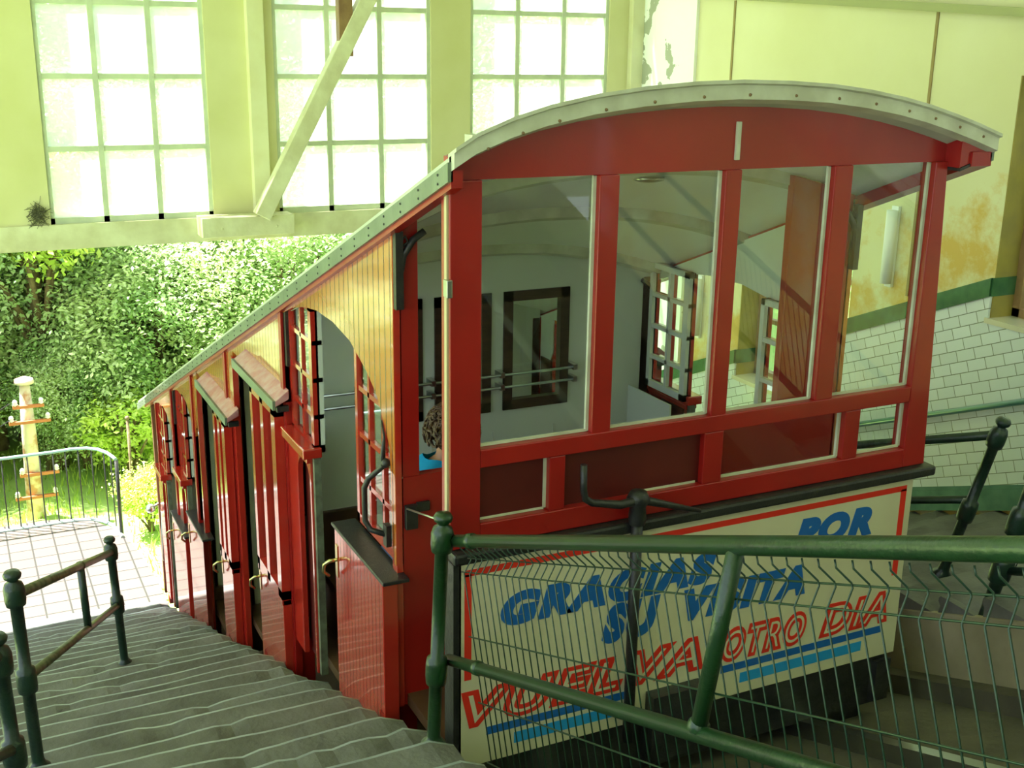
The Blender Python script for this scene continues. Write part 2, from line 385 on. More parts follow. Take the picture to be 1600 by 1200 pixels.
n1 = N.new('ShaderNodeTexNoise'); n1.inputs['Scale'].default_value = 2.6; n1.inputs['Detail'].default_value = 9; n1.inputs['Roughness'].default_value = 0.65; L.new(tc.outputs['Object'], n1.inputs['Vector'])
ad = N.new('ShaderNodeMath'); ad.operation = 'ADD'; L.new(n1.outputs['Fac'], ad.inputs[0]); L.new(mr.outputs[0], ad.inputs[1])
rp = N.new('ShaderNodeMapRange'); rp.inputs['From Min'].default_value = 0.98; rp.inputs['From Max'].default_value = 1.14; L.new(ad.outputs[0], rp.inputs['Value'])
mx = N.new('ShaderNodeMix'); mx.data_type = 'RGBA'; mx.inputs[7].default_value = (0.62, 0.42, 0.10, 1)
L.new(rp.outputs[0], mx.inputs[0]); L.new(old, mx.inputs[6]); L.new(mx.outputs[2], b.inputs['Base Color'])
struct(mb.build('wall_right', pm), 'damp stained yellow plaster side wall')
# tile wainscot
def below(a, b, ztop_fn, zlow_fn): return [(a, zlow_fn(a)), (b, zlow_fn(b)), (b, ztop_fn(b)), (a, ztop_fn(a))]
mb = MB(); mbb = MB()
tb = lambda y: bandz(y) - 0.13
lowt = lambda y: zs(y) + 0.16
for a, b in zip(ys[:-1], ys[1:]):
    wn = [q for q in wins if abs(q[0] - a) < 1e-6 and abs(q[1] - b) < 1e-6]
    if wn:
        c = wn[0][2]
        ycr = (0.89 - 0.13 - c) / 0.4215
        poly = [(a, lowt(a)), (b, lowt(b))]
        poly += [(b, min(c, tb(b)))]
        if a < ycr < b: poly += [(ycr, c)]
        poly += [(a, min(c, tb(a)))]
        mb.prismx(poly, WX - 0.02, WX)
        yb = (0.89 - c) / 0.4215
        if ycr < b:
            mbb.prismx([(max(a, yb), bandz(max(a, yb))), (b, bandz(b)), (b, tb(b)), (max(a, ycr), tb(max(a, ycr)))], WX - 0.035, WX)
    else:
        mb.prismx(below(a, b, tb, lowt), WX - 0.02, WX)
        mbb.prismx([(a, bandz(a)), (b, bandz(b)), (b, tb(b)), (a, tb(a))], WX - 0.035, WX)
struct(mb.build('wall_right_tiling', M['walltile']))
# returns of the band into the window reveals
for a, b, c, d in wins[:2]:
    mbb.box(WX - 0.02, WX + 0.2, b - 0.012, b, max(c, bandz(b) - 0.13), bandz(b))
struct(mbb.build('trim_3', M['band']))
# green glazed base strip above the steps
mb = MB(); mb.prismx([(-2, lowt(-2) + 0.02), (10.1, lowt(10.1) + 0.02), (10.1, lowt(10.1) - 0.14), (-2, lowt(-2) - 0.14)], WX - 0.045, WX)
mb.prismx([(-2, lowt(-2) + 0.05), (10.1, lowt(10.1) + 0.05), (10.1, lowt(10.1) + 0.02), (-2, lowt(-2) + 0.02)], WX - 0.03, WX)
struct(mb.build('baseboard_right', mat('teal_base_strip', (0.08, 0.17, 0.12), 0.25, (0.12, 0.24, 0.17), 7, 0.1, coat=0.4)))
# windows in the right wall
for i, (a, b, c, d) in enumerate(wins):
    mb = MB()
    for (p, q, r, s) in ((a, a + 0.07, c, d), (b - 0.07, b, c, d), (a, b, c, c + 0.07), (a, b, d - 0.07, d), ((a + b) / 2 - 0.03, (a + b) / 2 + 0.03, c, d)):
        mb.box(WX + 0.2, WX + 0.27, p, q, r, s)
    for zq in (0.33, 0.66): mb.box(WX + 0.21, WX + 0.26, a, b, c + (d - c) * zq - 0.02, c + (d - c) * zq + 0.02)
    win = struct(mb.build('window_%d' % (i + 4), M['oldwood']))
    MB().box(WX + 0.232, WX + 0.238, a, b, c, d).build('pane', M['glass'], win)
    MB().box(WX - 0.03, WX + 0.2, a - 0.02, b + 0.02, c - 0.025, c + 0.012).build('window_sill', mat('pale_marble_sill', (0.62, 0.58, 0.42), 0.15, coat=0.5), win)
    MB().box(WX + 0.002, WX + 0.2, b - 0.008, b + 0.002, c, d).build('reveal', M['ochre'], win)
# plaster joints, ceiling cornice
mb = MB()
for y in (8.87, 6.47, 11.3, 3.9):
    mb.box(WX - 0.008, WX, y - 0.012, y + 0.012, bandz(y) + 0.05, 0.4 - (8.87 - y) * 0.05 if y > 5 else 0.2)
struct(mb.build('trim_4', mat('brown_joint_strip', (0.30, 0.22, 0.07), 0.7)))
mb = MB(); mb.hexa([(WX - 0.10, -4, -0.36), (WX, -4, -0.36), (WX, 10.4, 0.50), (WX - 0.10, 10.4, 0.50)], [(WX - 0.10, -4, -0.31), (WX, -4, -0.31), (WX, 10.4, 0.56), (WX - 0.10, 10.4, 0.56)])
struct(mb.build('trim_5', mat('olive_ledge', (0.34, 0.35, 0.14), 0.6)))
# flaking plaster pilaster in the corner, its window sunlight painted in as white
wm = mat('sunlit_flaking_plaster', (0.93, 0.95, 0.86), 0.7, None, 3, 0.2)
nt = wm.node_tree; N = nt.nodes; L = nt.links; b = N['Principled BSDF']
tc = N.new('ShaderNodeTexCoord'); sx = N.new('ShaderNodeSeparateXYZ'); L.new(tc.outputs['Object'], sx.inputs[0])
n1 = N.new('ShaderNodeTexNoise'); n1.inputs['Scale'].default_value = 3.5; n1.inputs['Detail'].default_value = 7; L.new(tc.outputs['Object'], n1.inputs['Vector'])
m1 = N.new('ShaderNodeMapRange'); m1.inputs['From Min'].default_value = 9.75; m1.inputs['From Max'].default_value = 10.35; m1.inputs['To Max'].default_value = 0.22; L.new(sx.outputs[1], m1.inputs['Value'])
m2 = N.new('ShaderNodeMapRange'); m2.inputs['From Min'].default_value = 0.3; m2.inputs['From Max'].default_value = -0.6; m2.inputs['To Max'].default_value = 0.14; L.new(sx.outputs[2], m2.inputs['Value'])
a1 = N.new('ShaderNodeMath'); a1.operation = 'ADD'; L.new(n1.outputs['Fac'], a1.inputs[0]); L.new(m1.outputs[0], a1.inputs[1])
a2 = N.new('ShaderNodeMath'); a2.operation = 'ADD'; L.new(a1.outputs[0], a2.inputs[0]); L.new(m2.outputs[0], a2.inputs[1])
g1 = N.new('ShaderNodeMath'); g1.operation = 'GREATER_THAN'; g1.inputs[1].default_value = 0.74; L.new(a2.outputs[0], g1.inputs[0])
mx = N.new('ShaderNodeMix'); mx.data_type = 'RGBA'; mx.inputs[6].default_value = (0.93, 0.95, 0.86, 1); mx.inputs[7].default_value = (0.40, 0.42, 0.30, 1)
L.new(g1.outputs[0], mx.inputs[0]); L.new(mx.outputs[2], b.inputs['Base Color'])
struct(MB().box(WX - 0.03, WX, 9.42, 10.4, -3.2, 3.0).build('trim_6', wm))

# ------------------------------------------------------------------ window wall across the far opening
FY = 10.4
W3 = [(0.80, 2.15), (2.74, 4.22), (4.62, 6.12)]
WB, WT = -1.50, 2.1
mb = MB()
xs = [-6.0, -1.15, 0.20] + [v for a in W3 for v in a] + [6.5]
ops = [(-1.15, 0.20)] + W3
for a, b in zip(xs[:-1], xs[1:]):
    if (a, b) in ops: mb.box(a, b, FY, FY + 0.25, WT, WT + 1.2)
    else: mb.box(a, b, FY, FY + 0.25, -1.56, WT + 1.2)
mb.box(6.5, 6.85, FY, FY + 0.25, -6.5, 3.3)
struct(mb.build('wall_front', M['plaster']))
mb = MB(); mb.box(-6, 6.5, FY - 0.02, FY + 0.27, -1.71, -1.50)
struct(mb.build('trim_7', M['beam']))
pitch = 0.585
for i, (a, b) in enumerate(ops):
    mb = MB(); t = 0.035
    yy0, yy1 = FY + 0.02, FY + 0.08
    mb.box(a, a + t, yy0, yy1, WB, WT); mb.box(b - t, b, yy0, yy1, WB, WT); mb.box(a, b, yy0, yy1, WB, WB + 0.05); mb.box(a, b, yy0, yy1, WT - .04, WT)
    for j in (1, 2):
        xm = a + (b - a) * j / 3; mb.box(xm - 0.022, xm + 0.022, yy0, yy1, WB, WT)
    z = WB + 0.03 + pitch
    while z < WT - 0.2:
        mb.box(a, b, yy0 + 0.005, yy1 - 0.005, z - 0.022, z + 0.022); z += pitch
    win = struct(mb.build('window_%d' % (i + (0 if i else 7)), M['white_wood']))
    MB().box(a, b, FY + 0.048, FY + 0.052, WB, WT).build('pane', M['pane'], win)
# timber studs, strut, brace and shoe in front of that wall
mb = MB()
mb.box(2.50, 2.64, FY - 0.10, FY, -1.50, 3.0); struct(mb.build('trim_8', M['frame_paint']))
mb = MB(); mb.box(6.34, 6.47, FY - 0.08, FY, -1.50, 3.0); struct(mb.build('trim_9', M['frame_paint']))
mb = MB(); mb.box(1.99, 2.80, FY - 0.26, FY - 0.02, -1.645, -1.475)
mb.lathe((2.16, FY - 0.262, -1.57), (0, 1, 0), [(0, -.004), (.012, -.004), (.012, .01)], 8); mb.lathe((2.64, FY - 0.262, -1.57), (0, 1, 0), [(0, -.004), (.012, -.004), (.012, .01)], 8)
struct(mb.build('trim_10', M['beam'], bevel=0.008))
mb = MB()
d = Vector((1.06, 0, 1.93)).normalized(); nrm = Vector((d.z, 0, -d.x)) * 0.07
P0 = Vector((2.50, 10.05, -1.475)); P1 = P0 + d * 4.2
mb.hexa([P0 - nrm + Vector((0, 0, 0)), P0 + nrm, P0 + nrm + Vector((0, .12, 0)), P0 - nrm + Vector((0, .12, 0))], [P1 - nrm, P1 + nrm, P1 + nrm + Vector((0, .12, 0)), P1 - nrm + Vector((0, .12, 0))])
struct(mb.build('trim_11', M['beam'], bevel=0.008))
mb = MB(); mb.box(3.235, 3.36, 10.06, 10.16, -0.12, 3.0)
struct(mb.build('trim_12', M['oldwood'], bevel=0.006))
# nest of twigs
mb = MB(); rn = random.Random(5)
for i in range(120):
    c = Vector((0.70 + rn.gauss(0, .03), FY - 0.012 + rn.uniform(-.02, .0), -1.40 + rn.gauss(0, .045)))
    dd = Vector((rn.gauss(0, 1), rn.gauss(0, .2), rn.gauss(0, 1))).normalized() * rn.uniform(.02, .06)
    mb.tube([c - dd, c + dd], 0.0022, 4, False)
tag(mb.build('bird_nest', M['nest']), 'small dark tuft of twigs stuck on the wall beside the leftmost tall window', 'nest')

# roof of the station (shade over the stairs) and its beams
mb = MB(); mb.box(-5.2, WX + 0.4, -5.0, 2.2, 4.6, 4.75); mb.hexa([(-5.2, 2.2, 4.6), (WX + .4, 2.2, 4.6), (WX + .4, FY + .6, 2.9), (-5.2, FY + .6, 2.9)], [(-5.2, 2.2, 4.75), (WX + .4, 2.2, 4.75), (WX + .4, FY + .6, 3.05), (-5.2, FY + .6, 3.05)])
struct(mb.build('ceiling', M['ceiling']))
struct(MB().box(-5.2, WX + .4, -5.3, -5.0, -1.7, 4.7).build('wall_back', mat('pale_limewash', (0.62, 0.63, 0.56), 0.8, (0.54, 0.55, 0.47), 2)))

# ------------------------------------------------------------------ funicular car
XL, XR = 1.46, 3.66
XC = (XL + XR) / 2
YE = 3.46
YEND = 10.30
car = empty('funicular_car', (XC, 3.46, -3.2), 'red stepped funicular car with arched roof and cream lettered sign beside the stairs', 'funicular car')
def mir(x): return XL + XR - x
# --- roof
prof = [(1.435, -.340), (1.51, -.296), (1.63, -.250), (1.76, -.214), (1.93, -.181), (2.115, -.158), (2.31, -.143), (2.5, -.137), (2.70, -.141), (2.895, -.152), (3.07, -.172), (3.234, -.199), (3.37, -.228), (3.5, -.262), (3.63, -.300), (3.757, -.342)]
YR0, YR1 = 3.375, 10.80
def arc_shell(y0, y1, dz_top, dz_bot, x_in=0.0, yref=3.38):
    mb = MB(); n = len(prof); vs = []
    for y in (y0, y1):
        for dz in (dz_top, dz_bot):
            for x, z in prof:
                xx = XC + 0.036 + (x - XC - 0.036) * (1 - x_in)
                vs.append((xx, y, z + dz - KR * (y - yref)))
    f = []
    for i in range(n - 1):
        f += [(i, i + 1, 2 * n + i + 1, 2 * n + i), (n + i, 3 * n + i, 3 * n + i + 1, n + i + 1), (i, n + i, n + i + 1, i + 1), (2 * n + i, 2 * n + i + 1, 3 * n + i + 1, 3 * n + i)]
    f += [(0, 2 * n, 3 * n, n), (n - 1, 2 * n - 1, 4 * n - 1, 3 * n - 1)]
    return mb.add(vs, f, False)
roof = arc_shell(YR0, YR1, 0.004, -0.03).build('roof', M['rooftop'], car)
mb = arc_shell(3.335, 3.40, 0.016, 0.004)
ve = arc_shell(3.35, 3.39, 0.004, -0.044); mb.add(ve.v, ve.f)
mb.build('roof_edge_band', M['cream'], car)
rmat = mat('rusty_nail', (0.20, 0.12, 0.05), 0.6)
for i in range(1, 15):
    x, z = prof[i]; MB().lathe((x + 0.04, 3.350, z - 0.018), (0, -1, 0), [(0.006, 0), (0.005, .004), (0, .005)], 6).build('rivet', rmat, roof)
mb = MB()
mb.box(1.50, 1.53, 3.36, 3.42, -.300, -.272); mb.build('roof_cleat', M['cream'], roof)
MB().box(3.66, 3.69, 3.36, 3.42, -.315, -.285).build('roof_cleat', M['cream'], roof)
for side, xe in ((-1, 1.435), (1, 3.757)):
    mb = MB(); x0, x1 = (xe - 0.012, xe + 0.006) if side < 0 else (xe - 0.006, xe + 0.012)
    e = -.340
    mb.hexa([(x0, YR0, e - .075), (x1, YR0, e - .075), (x1, YR1, e - .075 - KR * (YR1 - YR0)), (x0, YR1, e - .075 - KR * (YR1 - YR0))],
            [(x0, YR0, e - .014), (x1, YR0, e - .014), (x1, YR1, e - .014 - KR * (YR1 - YR0)), (x0, YR1, e - .014 - KR * (YR1 - YR0))])
    fa = mb.build('roof_fascia', M['fascia'], car)
    if side < 0:
        y = YR0 + .08
        while y < YR1:
            for dz in (-.03, -.058):
                MB().lathe((x0, y, e + dz - KR * (y - YR0)), (-1, 0, 0), [(0.005, 0), (0.004, .003), (0, .004)], 6).build('rivet', M['black'], fa)
            y += .17
    # red soffit under the overhang, only at the eaves
    mb = MB(); xa, xb = (1.435, 1.475) if side < 0 else (3.652, 3.757)
    mb.hexa([(xa, YR0, e - .095), (xb, YR0, e - .095), (xb, YR1 - .4, e - .095 - KR * (YR1 - .4 - YR0)), (xa, YR1 - .4, e - .095 - KR * (YR1 - .4 - YR0))],
            [(xa, YR0, e - .04), (xb, YR0, e - .04), (xb, YR1 - .4, e - .04 - KR * (YR1 - .4 - YR0)), (xa, YR1 - .4, e - .04 - KR * (YR1 - .4 - YR0))])
    mb.build('soffit', M['red'], car)
# triangular corner bracket at the right eave
mb = MB(); mb.prismy([(3.60, -.33), (3.745, -.378), (3.742, -.395), (3.60, -.440)], 3.385, 3.47)
mb.build('eave_bracket', M['red'], car)
mb = MB(); mb.prismy([(3.742, -.397), (3.60, -.441), (3.60, -.453), (3.745, -.405)], 3.38, 3.47); mb.build('eave_bracket_strip', M['black'], car)

# --- end frame
def bars(name, L_, y0, y1, m, parent, bev=0.004):
    for (a, b, c, d) in L_:
        MB().box(a, b, y0, y1, c, d).build(name, m, parent, bev)
# tympanum (arched board)
top = [(x, z - 0.035) for x, z in prof if 1.44 < x < 3.74]
poly = [(1.46, -.421), (1.46, -.345)] + [(x, z) for x, z in top if 1.46 < x < 3.66] + [(3.66, -.345), (3.60, -.421)]
MB().prismy(poly, 3.462, 3.495).build('arched_gable_board', M['red'], car)
MB().box(2.573, 2.592, 3.452, 3.464, -.387, -.252).build('white_slat', M['cream'], car, 0.002)
def post(name, xa, xb, za, zb, dx=0.0): 
    MB().prismy([(xa, zb), (xb, zb), (xb + dx, za), (xa + dx, za)], 3.445, 3.505).build(name, M['red'], car, 0.004)
bars('corner_post', [(1.46, 1.575, -1.70, -.421)], 3.445, 3.52, M['red'], car)
MB().prismy([(3.54, -1.70), (3.663, -1.70), (3.60, -.421), (3.54, -.421)], 3.445, 3.52).build('corner_post', M['red'], car, 0.004)
bars('window_post', [(2.015, 2.093, -1.345, -.421), (2.535, 2.605, -1.345, -.421), (3.035, 3.122, -1.345, -.421)], 3.448, 3.50, M['red'], car)
bars('cross_rail', [(1.575, 3.54, -1.41, -1.343), (1.575, 3.54, -1.70, -1.617)], 3.445, 3.505, M['red'], car)
bars('short_post', [(1.848, 1.912, -1.617, -1.41), (2.514, 2.602, -1.617, -1.41), (3.203, 3.282, -1.617, -1.41)], 3.448, 3.50, M['red'], car)
bars('lower_panel', [(1.575, 1.848, -1.617, -1.41), (1.912, 2.514, -1.617, -1.41)], 3.478, 3.49, M['dark_red'], car, 0)
bars('glass_pane', [(1.575, 2.015, -1.343, -.421), (2.093, 2.535, -1.343, -.421), (2.605, 3.035, -1.343, -.421), (3.122, 3.54, -1.343, -.421), (2.602, 3.203, -1.617, -1.41), (3.282, 3.54, -1.617, -1.41)], 3.486, 3.491, M['glass'], car, 0)
# pale putty beads along some of the panes
mb = MB()
for (x, a, b) in ((2.009, -1.34, -.425), (2.529, -1.34, -.425), (3.028, -1.34, -.425), (3.534, -1.34, -.425), (1.842, -1.61, -1.415), (3.196, -1.61, -1.415), (3.534, -1.61, -1.415)):
    mb.box(x - .006, x + .006, 3.474, 3.486, a, b)
for (a, b, z) in ((1.58, 2.01, -1.338), (1.58, 1.84, -1.612), (2.10, 2.53, -1.339), (2.61, 3.03, -1.339), (2.606, 3.2, -1.612), (3.125, 3.535, -1.339), (2.25, 2.5, -1.613), (3.285, 3.535, -1.612)):
    mb.box(a, b, 3.476, 3.486, z - .004, z + .005)
mb.build('putty_bead', M['cream'], car)
mb = MB(); mb.box(1.452, 1.461, 3.455, 3.475, -1.70, -.45); mb.build('cream_edge_strip', mat('peeling_cream_strip', (0.50, 0.42, 0.24), 0.5), car)
for z in (-.77, -1.64):
    MB().box(1.448, 1.468, 3.44, 3.475, z - .03, z + .03).build('hinge', M['steel'], car, 0.003)
MB().box(1.46, 3.70, 3.405, 3.50, -1.748, -1.702).build('black_bumper_ledge', M['black'], car, 0.012)

# --- sign board with its lettering
sign = MB().box(1.49, 3.61, 3.44, 3.456, -2.585, -1.755).build('sign_board', M['sign_cream'], car, 0.003)
YS = 3.4385
mb = MB()
mb.prismy([(1.513, -1.808), (1.513, -1.783), (3.575, -1.783), (3.575, -1.808)], YS, YS + .003)
mb.prismy([(1.513, -2.22), (1.540, -2.22), (1.540, -1.800), (1.513, -1.800)], YS, YS + .003)
mb.prismy([(3.545, -2.20), (3.575, -2.20), (3.575, -1.800), (3.545, -1.800)], YS, YS + .003)
mb.build('red_border', M['sign_red'], sign)
def off(o, parent):
    q = parent; v = Vector((0, 0, 0))
    while q: v = v + q.location; q = q.parent
    return v
def text(s_, x0, x1, z0, zc, y, m, name, parent, offset=0.012, shear=0.25, depth=0.001, kern=1.0, tr=None):
    cu = bpy.data.curves.new('t', 'FONT'); cu.body = s_; cu.size = 1; cu.shear = shear; cu.space_character = kern
    cu.align_x = 'LEFT'; cu.resolution_u = 6
    t = bpy.data.objects.new('t', cu); col.objects.link(t)
    bpy.context.view_layer.update()
    W_ = t.dimensions.x; sc = (zc - z0) / 0.695
    cu.offset = offset; cu.extrude = depth / sc; cu.size = 1
    bpy.context.view_layer.update()
    me = bpy.data.meshes.new_from_object(t.evaluated_get(bpy.context.evaluated_depsgraph_get()))
    bpy.data.objects.remove(t)
    xsv = [v.co.x for v in me.vertices]; mn, mxx = min(xsv), max(xsv)
    o_ = off(None, parent)
    for v in me.vertices:
        X = (x0 + (v.co.x - mn) / (mxx - mn) * (x1 - x0)) if tr is None else (tr[0] + (v.co.x - tr[1]) * tr[2]); Z = z0 + v.co.y * sc; Y = y - v.co.z * sc
        v.co = Vector((X, Y, Z)) - o_
    me.materials.clear(); me.materials.append(m)
    ob = bpy.data.objects.new(name, me); col.objects.link(ob); ob.parent = parent
    return (x0, mn, (x1 - x0) / (mxx - mn))
text('GRACIAS', 1.655, 2.60, -2.025, -1.915, YS, M['sign_blue'], 'lettering', sign, 0.075, kern=1.2)
text('POR', 2.985, 3.40, -1.965, -1.855, YS, M['sign_blue'], 'lettering', sign, 0.075, kern=1.2)
text('SU', 2.085, 2.345, -2.19, -2.055, YS, M['sign_blue'], 'lettering', sign, 0.075, kern=1.2)
text('VISITA', 2.455, 3.065, -2.175, -2.06, YS, M['sign_blue'], 'lettering', sign, 0.075, kern=1.2)
for wd, a, b in (('VUELVA', 1.50, 2.57), ('OTRO', 2.655, 3.09), ('DIA', 3.165, 3.545)):
    tr = text(wd, a, b, -2.405, -2.280, YS, M['sign_red'], 'lettering', sign, 0.085, 0.28, kern=1.24)
    text(wd, a, b, -2.405, -2.280, YS - .0012, M['sign_cream'], 'lettering_inline', sign, -0.014, 0.28, kern=1.24, tr=tr)
for a, b in ((1.603, 2.20), (2.66, 3.517)):
    MB().box(a, b, YS, YS + .003, -2.467, -2.434).build('dark_blue_underline', M['sign_blue'], sign)
for a, b in ((1.718, 2.155), (2.76, 3.41)):
    MB().box(a, b, YS, YS + .003, -2.533, -2.487).build('light_blue_underline', M['sign_sky'], sign)

# brake crank on a black column in front of the sign
mb = MB()
mb.tube([(2.186, 3.385, -1.60), (2.19, 3.385, -2.62)], 0.022, 10)
mb.lathe((2.186, 3.385, -1.70), (0, 0, 1), [(0.03, 0), (0.035, .03), (0.03, .07), (0.045, .10), (0.03, .13), (0, .135)], 12)
bc = mb.build('brake_column', M['black'], car)
mb = MB(); mb.tube([(1.942, 3.37, -1.425), (1.944, 3.37, -1.52), (1.952, 3.37, -1.556), (1.98, 3.37, -1.576), (2.10, 3.37, -1.604), (2.19, 3.375, -1.600), (2.46, 3.375, -1.69)], [.013, .013, .014, .014, .016, .018, .008], 10)
mb.build('crank_arm', M['black'], bc)
# chassis
mb = MB()
for x in (1.50, 3.50):
    mb.prismx([(3.42, -2.60), (3.42, -2.80), (11.0, -2.80 - TS * 7.58), (11.0, -2.60 - TS * 7.58)], x, x + .08)
mb.box(1.50, 3.58, 3.46, 3.56, -2.83, -2.52)
mb.box(2.30, 2.55, 3.38, 3.60, -2.75, -2.46); mb.box(1.47, 1.50, 3.44, 3.52, -2.7, -1.755)
mb.box(1.60, 1.95, 3.5, 3.9, -2.95, -2.7); mb.box(3.2, 3.5, 3.5, 3.9, -2.95, -2.7)
mb.build('chassis', M['chassis'], car)
for x in (1.90, 3.12):
    for y in (4.3, 9.3):
        MB().lathe((x, y, -1.36 - TS * y), (1, 0, 0), [(0, 0), (.20, 0), (.20, .03), (.17, .035), (.17, .11), (0, .11)], 24).build('wheel', M['chassis'], car)

# --- stepped body
P = [3.99, 5.57, 6.95, 8.15, 9.05, 10.03]
floors = [-2.98, -3.55, -4.05, -4.40, -4.72]
def winframe(parent, x, y0, y1, z0, z1, nc, nr, m, name='side_window', t=0.03, arch=False):
    mb = MB(); xa, xb = x - .012, x + .012
    mb.box(x - .016, x + .016, y0, y0 + t * 1.5, z0, z1); mb.box(x - .016, x + .016, y1 - t, y1, z0, z1); mb.box(x - .016, x + .016, y0, y1, z0, z0 + t * 1.3); mb.box(x - .016, x + .016, y0, y1, z1 - t, z1)
    for i in range(1, nc):
        ym = y0 + (y1 - y0) * i / nc; mb.box(xa, xb, ym - .011, ym + .011, z0, z1)
    for i in range(1, nr):
        zm = z0 + (z1 - z0) * i / nr; mb.box(xa, xb, y0, y1, zm - .011, zm + .011)
    o = mb.build(name, m, parent)
    ib = MB(); sg = 1 if x < XC else -1
    ib.add([(vx + sg * .022 if abs(vx - x) > .013 else vx + sg * .024, vy, vz) for vx, vy, vz in mb.v], mb.f); ib.build('inner_frame', M['lining'], o)
    MB().box(x - .002, x + .002, y0 + .01, y1 - .01, z0 + .01, z1 - .01).build('glass_pane', M['glass'], o)
    return o
def arch(y0, y1, ztl, n=14):
    """curved lower edge of the boards of one bay: low at the uphill post, rising over the doorway"""
    pts = []
    ref = [(0.035, -.965), (.075, -.875), (.12, -.765), (.19, -.655), (.33, -.488), (.475, -.368), (.625, -.277), (.755, -.215), (.895, -.172), (.965, -.165)]
    for u, dz in ref:
        y = y0 + (y1 - y0) * u
        pts.append((y, zr(y) + dz * (1.0)))
    return pts
for side in (-1, 1):
    sx = (lambda x: x) if side < 0 else mir
    def bx(mb, x0, x1, *r):
        a, b = sorted((sx(x0), sx(x1))); return mb.box(a, b, *r)
    def px(mb, poly, x0, x1):
        a, b = sorted((sx(x0), sx(x1))); return mb.prismx(poly, a, b)
    RS, PLK, PLU = M['red_side'], M['plank'], M['plank_upper']
    for i in range(5):
        y0, y1 = P[i], P[i + 1]; L_ = y1 - y0
        hooded = i in (1, 2)
        sc_ = 1.0
        if not hooded:
            dd = [-.824, -.714, -.602, -.491, -.321, -.201, -.108, -.052, -.018, -.014] if i == 0 else [-.60, -.46, -.36, -.28, -.17, -.10, -.055, -.03, -.018, -.014]
            uu = [.035, .075, .12, .19, .33, .475, .625, .755, .895, .965]
            low = [(y0 + L_ * u, zr(y0 + L_ * u) + d_) for u, d_ in zip(uu, dd)]
            zb = -1.99 if i == 0 else low[0][1] - 0.5
            poly = [(y0, zr(y0) + .03), (y0, zb), (y0 + .03, zb)] + low + [(y1, low[-1][1] - .02), (y1, zr(y1) + .03)]
        else:
            zh = -1.76 if i == 1 else -2.20
            poly = [(y0, zr(y0) + .03), (y0, zh - .02), (y1 - .18, zh - .02), (y1 - .18, zh - .25), (y1, zh - .55), (y1, zr(y1) + .03)]
        mb = MB(); px(mb, poly, 1.460, 1.482)
        sk = mb.build('upper_boarding', PLU, car)
        mb = MB(); px(mb, [(p[0] * 1.0, p[1] + 0.0) for p in poly], 1.484, 1.492); mb.build('inner_lining', M['lining'], sk)
        # posts at the partitions
        fl = floors[i]
        mb = MB(); bx(mb, 1.484 if i == 0 else 1.446, 1.56, y0 + (.045 if i == 0 else 0), y0 + .05 + (.03 if i == 0 else 0), fl - .25, zr(y0) + .02); mb.build('side_post', M['red'], car, 0.003)
        if not hooded:
            # window by the uphill post
            wz1 = low[4][1] + (.0 if i == 0 else .03); wz0 = (-1.99 if i == 0 else fl + .85)
            if i == 0:
                winframe(car, sx(1.497), y0 + .045, y0 + .535, -2.0, -1.185, 3, 4, RS)
            # small window by the downhill post
            wa0, wa1 = y1 - .42, y1 - .03
            if i > 0: wa0 = y1 - .36
            zt_ = low[-3][1] + .01; zb_ = -1.90 if i == 0 else (-3.30 if i == 3 else -3.60)
            winframe(car, sx(1.494), wa0, wa1, zb_, zt_, 2, 4, RS)
            mb = MB(); 
            px(mb, [(wa0 - .02, zb_ - .02), (wa1, zb_ - .02), (wa1, zb_ + .03), (wa0 - .02, zb_ + .03)], 1.415, 1.51)
            px(mb, [(wa0 + .0, zb_ - .05), (wa1, zb_ - .05), (wa1, zb_ - .02), (wa0 + .0, zb_ - .02)], 1.435, 1.51)
            mb.build('window_sill', RS, car, 0.006)
            # jamb panel with a round-cornered slot below the sill
            zf = fl - .1; a_, b_ = wa0 + .02, wa1 - .16
            pan = MB()
            fil = [(a_ + (b_ - a_) * .5 + (b_ - a_) * .5 * math.cos(t), zb_ - .16 + .10 * math.sin(t)) for t in [math.pi * k / 8 for k in range(0, 9)]]
            px(pan, [(wa0, zb_ - .05), (wa0, zf), (a_, zf)] + [(a_, zb_ - .16)] + fil[::-1][1:-1] + [(b_, zb_ - .16), (b_, zf), (wa1 + .03, zf), (wa1 + .03, zb_ - .05)], 1.455, 1.48)
            jp = pan.build('jamb_panel', RS, car)
            mb = MB()
            if side > 0: bx(mb, 1.62, 1.63, wa0 - .02, wa1 + .03, fl - .05, zb_ - .0); 
            if side > 0: mb.build('inner_lining', M['lining'], jp)
            mb = MB(); bx(mb, 1.498, 1.508, a_ + .01, b_ + .02, zf, zb_ - .05); mb.build('inner_jamb', M['dark_red'], car)
            mb = MB(); bx(mb, 1.465, 1.50, wa0 - .03, wa0 - .002, zf, zb_ - .02); mb.build('door_edge', M['edge_grey'], car)
            # plank half door with black ledge
            pw = (.62 if i == 0 else .56); z1 = (-2.035 if i == 0 else (-3.44 if i == 3 else -3.72)); xo = 1.39 if i == 0 else 1.415
            yo = y0 - .03 if i == 0 else (7.87 if i == 3 else 8.62)
            z0_ = zs(yo) - (.30 if i == 0 else .22)
            mb = MB(); px(mb, [(yo, z0_), (yo + pw, z0_ - TS * pw), (yo + pw, z1), (yo, z1)], xo, 1.455)
            dr = mb.build('half_door', PLK, car, 0.004)
            mb = MB(); px(mb, [(yo - .04, z1), (yo + pw + .01, z1), (yo + pw + .01, z1 + .016), (yo - .04, z1 + .016)], xo - .012, 1.49)
            mb.build('black_ledge', M['ledge'], dr, 0.004)
            hy, hz = yo + pw - .03, z1 - .17
        else:
            # hooded door leaf standing proud of the side
            zt = -1.735 if i == 1 else -2.17
            lw = .52 if i == 1 else .33
            ya = 5.58 if i == 1 else 6.83; xo = 1.40
